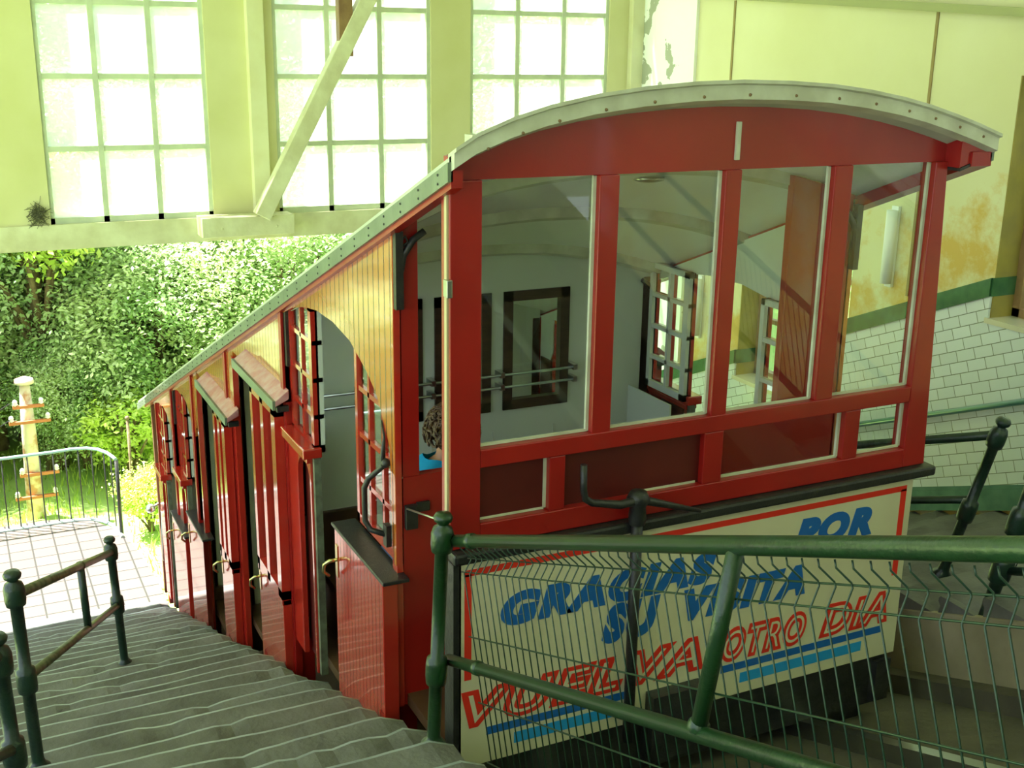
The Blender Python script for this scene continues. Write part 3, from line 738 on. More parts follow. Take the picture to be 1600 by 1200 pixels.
            zf = fl - .35
            lf = MB()
            zc = -2.86 if i == 1 else -3.22
            px(lf, [(ya, zs(ya) - .3), (ya + lw, zs(ya + lw) - .3), (ya + lw, zc), (ya, zc)], xo, xo + .05)
            dr = lf.build('door_leaf', PLK, car, 0.003)
            fr = MB()
            for (p, q, r, s) in ((ya, ya + .075, zc, zt), (ya + lw - .05, ya + lw, zc, zt), (ya, ya + lw, zt - .10, zt), (ya, ya + lw, zc - .03, zc + .05), (ya + lw * .52 - .03, ya + lw * .52 + .03, zc, zt)):
                bx(fr, xo - .004, xo + .045, p, q, r, s)
            fr.build('door_frame', RS, dr)
            mb = MB(); bx(mb, xo + .02, xo + .026, ya + .03, ya + lw - .03, zc, zt); mb.build('door_glass', M['glass'], dr)
            mb = MB(); bx(mb, xo + .05, 1.485, ya - .03, ya, zs(ya) - .3, zt - .02); mb.build('door_side', M['red'], dr)
            # sloping hood
            h0, h1 = (5.52, 6.42) if i == 1 else (6.69, 7.59)
            hh = MB(); X0, X1 = 1.388, 1.462
            if side > 0: X0, X1 = mir(X0), mir(X1)
            hh.add([(X0, h0, zt - .03), (X1, h0, zt + .005), (X1, h0, zt + .055), (X0, h0, zt), (X0, h1, zt - .03), (X1, h1, zt + .005), (X1, h1, zt + .055), (X0, h1, zt)],
                   [(0, 1, 2, 3), (7, 6, 5, 4), (3, 2, 6, 7), (0, 3, 7, 4), (1, 0, 4, 5), (2, 1, 5, 6)])
            hd = hh.build('door_hood', M['hood'], car, 0.004)
            mb = MB(); bx(mb, 1.376, 1.390, h0, h1, zt - .045, zt + .004); mb.build('hood_fascia', M['fascia'], hd)
            mb = MB(); bx(mb, 1.40, 1.46, h0 + .005, h0 + .03, zt - .06, zt - .03); mb.build('hood_bracket', M['black'], hd)
            # jamb of the doorway
            mb = MB(); bx(mb, 1.45, 1.484, y1 - .20, y1 - .165, fl - .2, zr(y1 - .18) - .06); mb.build('door_jamb', RS, car)
            mb = MB(); bx(mb, 1.484, 1.50, y1 - .165, y1 - .02, fl - .2, zr(y1) - .25); mb.build('inner_jamb', M['darkwood'], car)
            hy, hz = ya + lw - .03, zc - .09
        mb = MB(); s_ = -1 if side < 0 else 1; X = sx(xo)
        mb.tube([(X, hy, hz + .02), (X + s_ * .035, hy, hz + .02), (X + s_ * .055, hy + .015, hz), (X + s_ * .055, hy + .03, hz - .04), (X + s_ * .03, hy + .03, hz - .065)], .0085, 8)
        bx(mb, xo - .004, xo + .002, hy - .015, hy + .015, hz - .06, hz + .09)
        mb.build('door_handle', M['brass'], dr)
        # black scroll bracket under the eave
        if i in (0, 1, 3, 4):
            mb = MB(); z_ = zr(y0) - .02
            outer = [(1.462, z_ - .22), (1.468, z_ - .12), (1.487, z_ - .05), (1.53, z_ + .01), (1.57, z_ + .03)]
            inner = [(1.57, z_ + .05), (1.465, z_ + .05)]
            pl = [(sx(a), b) for a, b in outer]; 
            yb = y0 - .022
            cpts = [(sx(1.478), yb, z_ - .24), (sx(1.480), yb, z_ - .14), (sx(1.497), yb, z_ - .06), (sx(1.535), yb, z_ - .005), (sx(1.58), yb, z_ + .025)]
            mb.tube(cpts, .014, 8)
            bx(mb, 1.462, 1.492, y0 - .036, y0 - .004, z_ - .26, z_ + .03)
            mb.tube([(sx(1.49), yb, z_ - .03), (sx(1.515), yb, z_ - .012), (sx(1.505), yb, z_ + .01), (sx(1.49), yb, z_ - .005)], .005, 6)
            mb.build('scroll_bracket', M['black'], car)
    # end post of the far platform
    mb = MB(); bx(mb, 1.47, 1.53, P[5] - .01, P[5] + .04, -4.95, zr(P[5]) + .02); mb.build('side_post', M['red'], car)
    mb = MB(); bx(mb, 1.47, 1.53, 10.26, 10.31, -4.95, zr(10.3) + .02); mb.build('end_post', mat('weathered_brown_post', (0.14, 0.06, 0.03), 0.35), car)
# downhill end: low wall with open windows
mb = MB(); mb.box(1.53, 3.59, 10.26, 10.30, -5.0, -4.2); mb.box(1.53, 3.59, 10.26, 10.30, -3.3, -3.12); mb.box(2.0, 2.06, 10.26, 10.30, -4.2, -3.2); mb.box(2.55, 2.61, 10.26, 10.30, -4.2, -3.2); mb.box(3.1, 3.16, 10.26, 10.30, -4.2, -3.2)
mb.build('downhill_end', M['red'], car)
# lamp on the far corner
mb = MB(); mb.ball((1.40, 10.28, -4.10), .045); mb.tube([(1.40, 10.28, -4.10), (1.46, 10.28, -4.07), (1.50, 10.28, -4.05)], .012, 6)
mb.tube([(1.49, 10.24, -4.12), (1.47, 10.24, -4.6), (1.49, 10.24, -4.62)], .008, 6)
mb.build('corner_fitting', M['steel'], car)

# running board: dark beam and bright edged rail under the doors
mb = MB(); mb.prismx([(4.1, -2.78 - .05), (10.2, -2.83 - TS * 6.1), (10.2, -3.05 - TS * 6.1), (4.1, -3.05)], 1.47, 1.49)
mb.build('running_beam', M['chassis'], car)
mb = MB(); mb.prismx([(4.1, -2.80), (10.2, -2.80 - TS * 6.1), (10.2, -2.815 - TS * 6.1), (4.1, -2.815)], 1.455, 1.475)
mb.prismx([(4.1, -2.86), (10.2, -2.86 - TS * 6.1), (10.2, -2.87 - TS * 6.1), (4.1, -2.87)], 1.445, 1.455)
mb.build('running_rail', M['steel'], car)
for i in range(1, 5):
    y0 = P[i]; mb = MB(); z = -2.83 - TS * (y0 - 4.1)
    mb.box(1.41, 1.47, y0 - .14, y0 - .05, z - .02, z + .06); mb.tube([(1.42, y0 - .10, z + .05), (1.44, y0 + .10, z - .03)], .03, 8)
    mb.build('step_bracket', M['chassis'], car, 0.006)

# --- interior partitions
p1 = MB(); p1.box(1.484, 3.64, 3.99, 4.03, -2.62, -1.622); p1.box(1.484, 1.562, 3.99, 4.03, -1.622, zr(3.99) + .05)
p1.box(3.29, 3.64, 3.99, 4.03, -1.622, -.74); p1.prismy([(3.29, -.74), (3.64, -.74), (3.64, -.62), (3.45, -.56), (3.29, -.52)], 3.99, 4.03)
p1.build('cab_partition', M['red'], car, 0.003)
MB().box(1.462, 1.486, 3.985, 4.035, -2.62, -.66).build('body_corner_edge', M['red_side'], car)
# vestibule side door below the opening, right hand side
def archtop(y, inset=.06): return [(x, z - inset - KR * (y - 3.38)) for x, z in prof if 1.5 < x < 3.63]
for i in range(1, 6):
    y = P[i]; fl = floors[min(i, 4)] if i < 5 else -4.95
    A = archtop(y)
    zt0 = zr(y) - .0; zt1 = zt0 - .67
    hol = [(1.86, 2.20), (2.27, 2.60), (2.675, 3.08)]
    mb = MB()
    mb.prismy([(1.50, zt0)] + [(1.50, A[0][1] - .02)] + A + [(3.62, A[-1][1] - .02), (3.62, zt0)], y, y + .03)
    xs_ = [1.50] + [v for h in hol for v in h] + [3.62]
    for a, b in zip(xs_[:-1], xs_[1:]):
        if (a, b) not in hol: mb.box(a, b, y, y + .03, zt1, zt0)
    mb.box(1.50, 3.62, y, y + .03, (-2.38 if i == 1 else fl + .45), zt1)
    for x in (1.9, 2.25, 2.62, 3.0, 3.35): mb.box(x - .004, x + .004, y - .004, y, zt1 - .40, zt1 - .12)
    mb.build('inner_partition', M['lining'], car)
    for a, b in hol:
        mb = MB(); t = .055
        for r in ((a, a + t, zt1, zt0), (b - t, b, zt1, zt0), (a, b, zt1, zt1 + t), (a, b, zt0 - t, zt0)): mb.box(r[0], r[1], y - .012, y + .035, r[2], r[3])
        fr = mb.build('partition_window', M['darkwood'], car)
        if i == 1: MB().box(a + t, b - t, y + .012, y + .016, zt1 + t, zt0 - t).build('glass_pane', M['glass'], fr)
    zw = fl + .45 if i > 1 else -2.38
    mb = MB(); mb.box(1.50, 3.62, y - .03, y, zw - .28, zw); mb.box(1.58, 3.62, y - .42, y - .03, zw - .33, zw - .28); mb.box(1.60, 3.60, y - .40, y - .05, zw - .6, zw - .33)
    mb.build('bench', M['bench'], car, 0.004)
mb = MB()
for z in (-1.73, -1.80):
    mb.tube([(1.55, 5.50, z), (3.10, 5.50, z)], .008, 8)
for x in (1.83, 2.235, 2.64, 3.09):
    mb.box(x - .012, x + .012, 5.49, 5.575, -1.745, -1.715); mb.box(x - .012, x + .012, 5.49, 5.575, -1.815, -1.785)
mb.build('grab_bar', M['steel'], car)
# floors
for i in range(5):
    MB().box(1.50, 3.62, P[i], P[i + 1], floors[i] - .05, floors[i]).build('compartment_floor', M['bench'], car)
MB().box(1.50, 3.62, 3.48, 3.99, -2.62, -2.57).build('compartment_floor', M['bench'], car)
# ceiling under the roof and its ribs
arc_shell(3.50, 10.24, -.036, -.046, .045).build('car_ceiling', M['ceil_in'], car)
for y in (4.02, 4.75, 5.50, 6.2):
    arc_shell(y, y + .05, -.045, -.095, .05).build('ceiling_rib', M['cream'], car)
mb = MB(); mb.lathe((2.75, 4.3, -.137 - .045 - KR * .92), (0, 0, -1), [(.07, 0), (.07, .012), (.04, .02), (0, .022)], 16); mb.build('ceiling_vent', M['steel'], car)
# grab handle, latch plate
mb = MB(); mb.tube([(1.455, 4.12, -1.42), (1.452, 4.085, -1.48), (1.442, 4.08, -1.56), (1.445, 4.085, -1.60), (1.40, 4.13, -1.66), (1.385, 4.14, -1.70), (1.385, 4.14, -1.84), (1.40, 4.12, -1.875), (1.45, 4.07, -1.885)], [.003, .005, .012, .012, .012, .012, .012, .012, .012], 10)
mb.ball((1.45, 4.065, -1.58), .02); mb.box(1.44, 1.462, 4.045, 4.085, -1.93, -1.84)
mb.build('grab_handle', M['black'], car)
mb = MB(); mb.box(1.495, 1.545, 3.965, 3.99, -1.835, -1.735); mb.box(1.545, 1.60, 3.975, 3.99, -1.77, -1.73); mb.build('latch_plate', M['black'], car, 0.003)

# ------------------------------------------------------------------ passenger
per = empty('person', (2.05, 4.62, -2.95), 'seated person with curly brown hair and turquoise top inside the red car', 'person')
def skinned(name, nodes, edges, m, parent, lvl=2):
    me = bpy.data.meshes.new(name); o_ = off(None, parent)
    me.from_pydata([tuple(Vector(p) - o_) for p, r in nodes], edges, [])
    me.materials.append(m)
    ob = bpy.data.objects.new(name, me); col.objects.link(ob); ob.parent = parent
    md = ob.modifiers.new('skin', 'SKIN')
    me.skin_vertices.new() if not me.skin_vertices else None
    for k, (p, r) in enumerate(nodes):
        rr = r if isinstance(r, tuple) else (r, r)
        me.skin_vertices[0].data[k].radius = rr
    me.skin_vertices[0].data[0].use_root = True
    md.use_smooth_shade = True
    sb = ob.modifiers.new('sub', 'SUBSURF'); sb.levels = lvl; sb.render_levels = lvl
    return ob
cx, cy = 2.02, 4.62
nodes = [((cx, cy, -2.50), (.15, .12)), ((cx, cy + .01, -2.30), (.14, .10)), ((cx, cy + .02, -2.05), (.15, .10)), ((cx, cy + .02, -1.95), (.10, .07)), ((cx, cy + .015, -1.88), .052), ((cx + .005, cy + .01, -1.81), .055), ((cx + .01, cy, -1.74), (.078, .085)), ((cx + .01, cy, -1.67), (.07, .075)),
         ((cx - .17, cy + .02, -1.97), .055), ((cx - .22, cy - .0, -2.22), .042), ((cx - .17, cy + .2, -2.38), .034),
         ((cx + .17, cy + .02, -1.97), .055), ((cx + .22, cy - .0, -2.22), .042), ((cx + .17, cy + .2, -2.38), .034),
         ((cx - .10, cy + .08, -2.53), .085), ((cx - .11, cy + .42, -2.50), .065), ((cx - .11, cy + .44, -2.88), .045), ((cx - .11, cy + .52, -2.92), .035),
         ((cx + .10, cy + .08, -2.53), .085), ((cx + .11, cy + .42, -2.50), .065), ((cx + .11, cy + .44, -2.88), .045), ((cx + .11, cy + .52, -2.92), .035)]
edges = [(0, 1), (1, 2), (2, 3), (3, 4), (4, 5), (5, 6), (6, 7), (3, 8), (8, 9), (9, 10), (3, 11), (11, 12), (12, 13), (0, 14), (14, 15), (15, 16), (16, 17), (0, 18), (18, 19), (19, 20), (20, 21)]
body = skinned('body', nodes, edges, M['skin'], per)
# facial features on the far side (the head looks down the line), ears
mb = MB(); mb.lathe((cx + .01, cy + .075, -1.735), (0, 1, -.2), [(.014, 0), (.012, .012), (0, .022)], 8)
mb.ball((cx - .072, cy, -1.735), .02, .5, 1, 1.4, 8, 6); mb.ball((cx + .092, cy, -1.735), .02, .5, 1, 1.4, 8, 6); mb.build('nose_and_ears', M['skin'], per)
for x in (-.02, .04):
    MB().ball((cx + x, cy + .075, -1.71), .012, 1, .6, .7, 8, 6).build('eye', M['black'], per)
MB().ball((cx + .01, cy + .078, -1.775), .02, 1.2, .3, .35, 8, 6).build('mouth', M['sign_red'], per)
# hands with fingers
for s_ in (-1, 1):
    hn = [((cx + s_ * .17, cy + .2, -2.38), .028), ((cx + s_ * .165, cy + .27, -2.40), (.032, .016))]; he = [(0, 1)]
    for q in range(4):
        fx = cx + s_ * .165 + (q - 1.5) * .018; k = len(hn)
        hn += [((fx, cy + .30, -2.405), .009), ((fx, cy + .335 + .006 * (q in (1, 2)), -2.412), .008), ((fx, cy + .355 + .008 * (q in (1, 2)), -2.43), .007)]; he += [(1, k), (k, k + 1), (k + 1, k + 2)]
    k = len(hn); hn += [((cx + s_ * .13, cy + .25, -2.40), .010), ((cx + s_ * .115, cy + .285, -2.41), .008)]; he += [(0, k), (k, k + 1)]
    skinned('hand', hn, he, M['skin'], per, 1)
# top with wide neckline
sh = MB(); rings = [(-2.42, .165, .125), (-2.25, .165, .118), (-2.08, .182, .115), (-1.98, .215, .105), (-1.925, .20, .09), (-1.90, .15, .082), (-1.885, .115, .078)]
vs = []; K = 28
for z, rx, ry in rings:
    for k in range(K):
        t = 2 * math.pi * k / K
        dz = 0.0 if z < -1.95 else (.02 * abs(math.cos(t)) ** 2 * (1 if z > -1.92 else .5))
        vs.append((cx + rx * math.cos(t), cy + .02 + ry * math.sin(t), z + dz + .006 * math.sin(5 * t)))
sh.add(vs, [(i * K + k, i * K + (k + 1) % K, (i + 1) * K + (k + 1) % K, (i + 1) * K + k) for i in range(len(rings) - 1) for k in range(K)], True)
for s_ in (-1, 1): sh.tube([(cx + s_ * .14, cy + .02, -1.955), (cx + s_ * .20, cy + .018, -1.99), (cx + s_ * .225, cy + .01, -2.10)], [.06, .066, .062], 14)
so = sh.build('turquoise_top', M['shirt'], per)
tr_ = MB()
for s_ in (-1, 1): tr_.tube([(cx + s_ * .08, cy, -2.50), (cx + s_ * .105, cy + .15, -2.525), (cx + s_ * .11, cy + .42, -2.50), (cx + s_ * .11, cy + .45, -2.60), (cx + s_ * .11, cy + .45, -2.86)], [.115, .10, .078, .075, .06], 14)
tr_.build('trousers', M['jeans'], per)
hr = MB(); rn = random.Random(3)
hr.ball((cx + .01, cy - .02, -1.705), .105, 1.02, 1.0, 1.0)
for k in range(230):
    th = rn.uniform(0, 2 * math.pi); ph = rn.uniform(0, 1.9)
    d = Vector((math.sin(ph) * math.cos(th), math.sin(ph) * math.sin(th) * .95, math.cos(ph)))
    if d.y > .55 and d.z < .3: continue
    c = Vector((cx + .01, cy - .015, -1.71)) + d * .098
    u = d.orthogonal().normalized(); v = d.cross(u); pts = []
    r0 = rn.uniform(.012, .03); a0 = rn.uniform(0, 6)
    for q in range(7):
        a = a0 + q * 1.1; pts.append(c + d * (.004 + q * .005) + (u * math.cos(a) + v * math.sin(a)) * r0 + Vector((0, 0, -.003 * q)))
    hr.tube(pts, [.009, .011, .011, .010, .008, .006, .002], 5)
hr.build('hair', M['hair'], per).location.z = -.022
# seat that carries the passenger
per.location.x -= .07; per.location.z += .07
sb_ = MB(); sb_.box(1.62, 3.5, 4.42, 4.80, -2.59, -2.55); sb_.box(1.66, 3.46, 4.45, 4.76, -2.98, -2.59); sb_.build('bench', M['bench'], car, .004)

# ------------------------------------------------------------------ railings
def knobpost(base, top, r, m, parent, name='newel_post', tees=(), flare=True):
    base = Vector(base); top = Vector(top); ax = (top - base).normalized(); H = (top - base).length
    mb = MB()
    pr = [(r * 1.9, 0), (r * 1.9, r * .5), (r * 1.15, r * 1.3), (r, r * 2)] if flare else [(r, 0)]
    pr = [(0, 0)] + pr
    for t in tees: pr += [(r, t - 2.4 * r), (r * 1.5, t - 2.1 * r), (r * 1.62, t - r), (r * 1.62, t + r), (r * 1.5, t + 2.0 * r), (r, t + 2.3 * r)]
    pr += [(r, H - 6.2 * r), (r * 1.5, H - 6.0 * r), (r * 1.65, H - 5.0 * r), (r * 1.65, H - 3.2 * r), (r * 1.35, H - 2.3 * r), (r * .75, H - 1.9 * r), (r * .8, H - 1.7 * r), (r * 1.28, H - 1.3 * r), (r * 1.42, H - .75 * r), (r * 1.1, H - .2 * r), (0, H)]
    mb.lathe(base, ax, pr, 20)
    return mb.build(name, m, parent)
# near railing along the stairs, with its wire mesh
RXp = 1.42
def rt(y): return -1.622 - .3985 * (y - 3.369)     # axis of the top rail
def rb(y): return -2.085 - .386 * (y - 3.40)
nr = empty('stair_railing', (1.40, 3.35, -2.37), 'glossy green tube railing with wire mesh panel in front of the cream sign', 'railing')
post_ = knobpost((1.352, 3.345, -2.385), (1.385, 3.325, -1.495), .0235, M['green'], nr, tees=(.30,))
mb = MB(); mb.tube([(RXp, 3.36, rt(3.36)), (RXp, -1.5, rt(-1.5))], .0215, 18)
for y in (3.18, 0.2): mb.lathe((RXp, y, rt(y)), (0, -1, .3985), [(.0215, -.02), (.026, -.014), (.026, .014), (.0215, .02)], 18)
mb.build('top_rail', M['green'], nr)
mb = MB(); mb.tube([(RXp, 3.36, rb(3.36)), (RXp, -1.5, rb(-1.5))], .0205, 18)
for y in (3.12, 0.2): mb.lathe((RXp, y, rb(y)), (0, -1, .386), [(.0205, -.02), (.025, -.014), (.025, .014), (.0205, .02)], 18)
mb.build('bottom_rail', M['green'], nr)
mb = MB(); mb.tube([(RXp, 1.812, rt(1.812)), (RXp, 1.905, rb(1.905))], .0195, 16); mb.lathe((RXp, 1.903, rb(1.903) + .016), (0, -.18, 1), [(.026, 0), (.026, .012), (.0195, .022)], 16)
mb.build('baluster', M['green'], nr)
knobpost((RXp, -1.4, rb(-1.4) - .45), (RXp, -1.42, rt(-1.42) + .1), .0235, M['green'], nr, tees=(.4,))
S = Vector((0, 1, -.39)).normalized(); Nn = Vector((0, .39, 1)).normalized()
mb = MB(); xm = RXp + .012
O = Vector((xm, 3.30, rt(3.30)))
s = 0.0
while s < 4.4:
    q = O - S * s
    prof_ = [(-.012, 0), (-.028, 0), (-.062, -.030), (-.072, -.031), (-.112, 0), (-.76, 0)]
    mb.tube([q + Nn * h + Vector((-d_, 0, 0)) for h, d_ in prof_], .0023, 6)
    s += .0485
for h, d_ in ((-.067, -.033), (-.108, -.004), (-.325, .003), (-.545, .003), (-.745, .003)):
    mb.tube([O + Nn * h + Vector((-d_, 0, 0)) + S * .03, O + Nn * h + Vector((-d_, 0, 0)) - S * 4.4], .0026, 6)
mb.build('wire_mesh', M['wire'], nr)
# thin cable from the knob to the latch
mb = MB(); mb.tube([(1.50, 3.97, -1.745), (1.385, 3.33, -1.53)], .004, 6)
tag(mb.build('tie_cable', M['steel']), 'thin grey cable tied from the green newel knob to the black plate on the car', 'cable')

# left railing beside the stairs
lr = empty('stair_railing', (.65, 6.6, -3.60), 'dark green railing with one baluster on the left steps, the farther of two', 'railing', 'railings on the left of the stairs')
A0, A1 = Vector((.688, 6.657, -3.63)), Vector((.661, 6.655, -2.79)); B0, B1 = Vector((.10, 4.417, -2.79)), Vector((.082, 4.418, -1.925))
knobpost(A0, A1, .024, M['green_dark'], lr, tees=(.40,)); knobpost(B0, B1, .024, M['green_dark'], lr, tees=(.40,))
def mix(a, b, t): return a + (b - a) * t
ta, tb_ = mix(A1, A0, .12), mix(B1, B0, .12); ba, bb = mix(A1, A0, .53), mix(B1, B0, .53)
mb = MB(); mb.tube([ta, tb_], .021, 14); mb.lathe(mix(ta, tb_, .42), (tb_ - ta), [(.021, -.02), (.026, -.012), (.026, .012), (.021, .02)], 14); mb.build('top_rail', M['rail_worn'], lr)
mb = MB(); mb.tube([ba, bb], .019, 14); mb.build('bottom_rail', M['rail_worn'], lr)
mb = MB(); mb.tube([mix(ta, tb_, .42), mix(ba, bb, .42)], .019, 14); mb.build('baluster', M['green_dark'], lr)
# nearer railing
l2 = empty('stair_railing', (-.02, 3.9, -2.60), 'dark green railing cut by the left edge of the photo, nearest of the left railings', 'railing', 'railings on the left of the stairs')
C0, C1 = Vector((.022, 4.0, -2.66)), Vector((.002, 4.0, -1.965)); D0, D1 = Vector((-.62, 2.2, -1.93)), Vector((-.63, 2.2, -1.05))
knobpost(C0, C1, .026, M['green_dark'], l2, tees=(.22,)); knobpost(D0, D1, .026, M['green_dark'], l2, tees=(.40,))
mb = MB(); mb.tube([mix(C1, C0, .13), mix(D1, D0, .13)], .023, 14); mb.build('top_rail', M['rail_worn'], l2)
mb = MB(); mb.tube([mix(C1, C0, .66), mix(D1, D0, .53)], .021, 14); mb.build('bottom_rail', M['rail_worn'], l2)

# right hand railings by the tiled wall
r1 = empty('stair_railing', (4.36, 3.88, -2.57), 'dark green railing running behind the car to a knobbed post by the tiles', 'railing', 'railings on the far side of the car')
R0, R1 = Vector((4.36, 3.90, -2.56)), Vector((4.40, 3.68, -1.66))
knobpost(R0, R1, .026, M['green_dark'], r1, tees=(.40,))
q = mix(R1, R0, .10); q2 = mix(R1, R0, .50)
e1 = q + Vector((0, 6.2, -.376 * 6.2)); e2 = q2 + Vector((0, 6.2, -.376 * 6.2))
mb = MB(); mb.tube([q, e1], .023, 14); mb.build('top_rail', M['green_dark'], r1)
mb = MB(); mb.tube([q2, e2], .020, 14); mb.build('bottom_rail', M['green_dark'], r1)
for k in (1, 2, 3):
    f = k * 2.0; b0 = R0 + Vector((0, f, -.376 * f)); knobpost(b0, b0 + Vector((0, 0, .93)), .026, M['green_dark'], r1, tees=(.45,))
r2 = empty('stair_railing', (4.0, 3.32, -2.55), 'dark green leaning railing post with wire mesh, at the right edge of the photo', 'railing', 'railings on the far side of the car')
Q0, Q1 = Vector((4.02, 3.36, -2.62)), Vector((4.10, 3.20, -1.60))
knobpost(Q0, Q1, .029, M['green_dark'], r2, tees=(.42, .66))
mb = MB(); a_ = mix(Q1, Q0, .60); mb.tube([a_, a_ + Vector((.05, -3.4, 1.28))], .020, 12); mb.build('bottom_rail', M['green_dark'], r2)
mb = MB(); a_ = mix(Q1, Q0, .12); mb.tube([a_, a_ + Vector((.05, -3.4, 1.28))], .020, 12); mb.build('top_rail', M['green_dark'], r2)
mb = MB()
for k in range(40):
    f = .06 + k * .05; q = mix(Q1, Q0, .14) + Vector((.01, -f, .376 * f)); mb.tube([q, q + Vector((0, .16, -.52))], .0024, 5)
mb.build('wire_mesh', M['wire'], r2)
# wall handrail
wh = empty('wall_handrail', (WX - .08, 6.1, -2.62), 'blue green handrail running along the white tiled wall', 'handrail')
def hz_(y): return -2.635 - .41 * (y - 6.139)
mb = MB(); mb.tube([(WX - .08, -1.5, hz_(-1.5)), (WX - .08, 10.2, hz_(10.2))], .023, 14); mb.build('rail', mat('blue_green_handrail', (0.05, 0.16, 0.15), 0.3, coat=0.4), wh)
for y in (4.0, 6.95, 9.6):
    mb = MB(); mb.lathe((WX - .001, y, hz_(y)), (-1, 0, 0), [(0, 0), (.045, 0), (.04, .02), (.02, .03), (.02, .06)], 14); mb.ball((WX - .08, y, hz_(y)), .042); mb.lathe((WX - .08, y, hz_(y)), (0, 1, -.41), [(.03, -.09), (.034, -.085), (.034, -.06), (.03, -.055)], 12); mb.build('bracket', M['green_dark'], wh)
# vertical white tube fittings on the wall
for k, (y, z, lb) in enumerate(((6.66, -1.45, 'white vertical tube fitting on the stained wall, seen through the rightmost pane'), (9.12, -2.42, 'white vertical tube fitting on the wall, seen between the second and third end windows'))):
    t = empty('wall_lamp', (WX - .04, y, z), lb, 'lamp', None)
    mb = MB(); mb.tube([(WX - .05, y, z - .27), (WX - .05, y, z + .29)], .045, 14); mb.build('tube', M['lamp'], t)
    MB().box(WX - .03, WX, y - .035, y + .035, z - .30, z + .32).build('backing', M['lamp'], t, .004)

# platform fence
pf = empty('platform_fence', (.6, 12.2, PZ_), 'curved iron fence with pale blue top rail at the edge of the tiled platform', 'fence')
path = [(-5, 12.25), (.7, 12.25), (.93, 12.245), (1.07, 12.2), (1.17, 12.1), (1.24, 11.95), (1.275, 11.80), (1.29, 11.69)]
tp = [(x, y, -4.125 + max(0, (x - .25)) * .04) for x, y in path]; tp[-1] = (1.29, 11.68, -4.075)
mb = MB(); mb.tube(tp, .017, 8); mb.build('top_rail', mat('pale_blue_rail', (0.25, 0.42, 0.40), 0.45), pf)
mb = MB(); mb.tube([(1.29, 11.69, PZ_), (1.295, 11.69, -4.09)], .02, 8); mb.build('end_post', M['black'], pf)
xsb = [1.263, 1.215, 1.11, .985, .86, .74, .612, .493, .37, .25]; ysb = [11.88, 12.05, 12.19, 12.24, 12.25, 12.25, 12.25, 12.25, 12.25, 12.25]
x_ = .13
while x_ > -3.2: xsb.append(x_); ysb.append(12.25); x_ -= .122
for x, y in zip(xsb, ysb):
    MB().tube([(x, y, PZ_), (x, y, -4.12 + max(0, x - .25) * .04)], .007, 6).build('baluster', M['black'], pf)

# ------------------------------------------------------------------ hillside, trees, pole
mb = MB(); nx, ny = 50, 44
def gz(x, y):
    z = -5.45 - 0.10 * max(0, min(y - 11, 4)) 
    z += 0.42 * max(0, y - 19) - 0.02 * (x - 1)
    z += .10 * math.sin(x * 1.3 + y * .7) + .07 * math.sin(x * 2.9 - y * 1.7)
    return z
vs = [(-22 + 48 * i / nx, 10.3 + 30 * j / ny, gz(-22 + 48 * i / nx, 10.3 + 30 * j / ny)) for j in range(ny + 1) for i in range(nx + 1)]
mb.add(vs, [(j * (nx + 1) + i, j * (nx + 1) + i + 1, (j + 1) * (nx + 1) + i + 1, (j + 1) * (nx + 1) + i) for j in range(ny) for i in range(nx)], True)
struct(mb.build('ground', M['grass']))
struct(MB().box(7.0, 26, -8, 10.3, -6.2, -6.0).build('ground_side', M['grass']))
struct(MB().box(-22, -1.6, -8, 10.3, -6.0, -5.6).build('ground_left', M['grass']))

def leaves(name, m, clumps, per_clump, size, spread, rnd):
    vs = []; fs = []
    for c, rad in clumps:
        for k in range(per_clump):
            d = Vector((rnd.gauss(0, 1), rnd.gauss(0, 1), rnd.gauss(0, .75))) * rad * spread
            p = c + d
            n_ = (Vector((rnd.gauss(0, .7), rnd.gauss(0, .7), 1)) + d.normalized() * .5).normalized()
            u = n_.orthogonal().normalized(); a = rnd.uniform(0, 6.28)
            u = u * math.cos(a) + n_.cross(u) * math.sin(a); v = n_.cross(u)
            L_ = size * rnd.uniform(.7, 1.3); W_ = L_ * .55; o = len(vs)
            vs += [p - u * L_ * .5, p + v * W_ * .5 + n_ * W_ * .12, p + u * L_ * .5, p - v * W_ * .5 + n_ * W_ * .12]
            fs += [(o, o + 1, o + 2), (o, o + 2, o + 3)]
    me = bpy.data.meshes.new(name)
    me.from_pydata([tuple(v) for v in vs], [], fs); me.materials.append(m)
    return me
def make_tree(seed, rx, rz, h, m, size, nclump, per):
    """returns (foliage mesh, trunk mesh); the crown centre sits h above the foot"""
    rnd = random.Random(seed); cl = []
    for k in range(nclump):
        d = Vector((rnd.gauss(0, 1), rnd.gauss(0, 1), rnd.gauss(0, 1))).normalized() * (rnd.uniform(.35, 1) ** .6)
        cl.append((Vector((d.x * rx, d.y * rx, h + d.z * rz)), rnd.uniform(.28, .55) * rx * .45))
    fol = leaves('foliage', m, cl, per, size, .75, rnd)
    t = MB(); t.tube([(0, 0, -.4), (.05, .02, h * .3), (-.06, .05, h * .7), (.02, 0, h + rz * .4)], [.17, .14, .10, .04], 10)
    for k in range(16):
        c, _ = cl[rnd.randrange(len(cl))]; s0 = Vector((0, 0, h * rnd.uniform(.35, .9)))
        t.tube([s0, mix(s0, c, .5) + Vector((0, 0, .1)), c], [.06, .04, .012], 6)
    tm = t.build('trunk', M['bark']); tme = tm.data; bpy.data.objects.remove(tm)
    return fol, tme
protos = {
    'broad': make_tree(11, 2.0, 2.1, 4.0, M['leaf'], .092, 280, 165),
    'dark': make_tree(12, 1.9, 2.5, 4.2, M['leaf_dark'], .085, 280, 165),
    'tall': make_tree(14, 1.1, .75, 3.6, M['leaf_lime'], .11, 90, 90),
    'lime': make_tree(13, 1.2, 1.0, 2.6, M['leaf_lime'], .13, 80, 60),
}
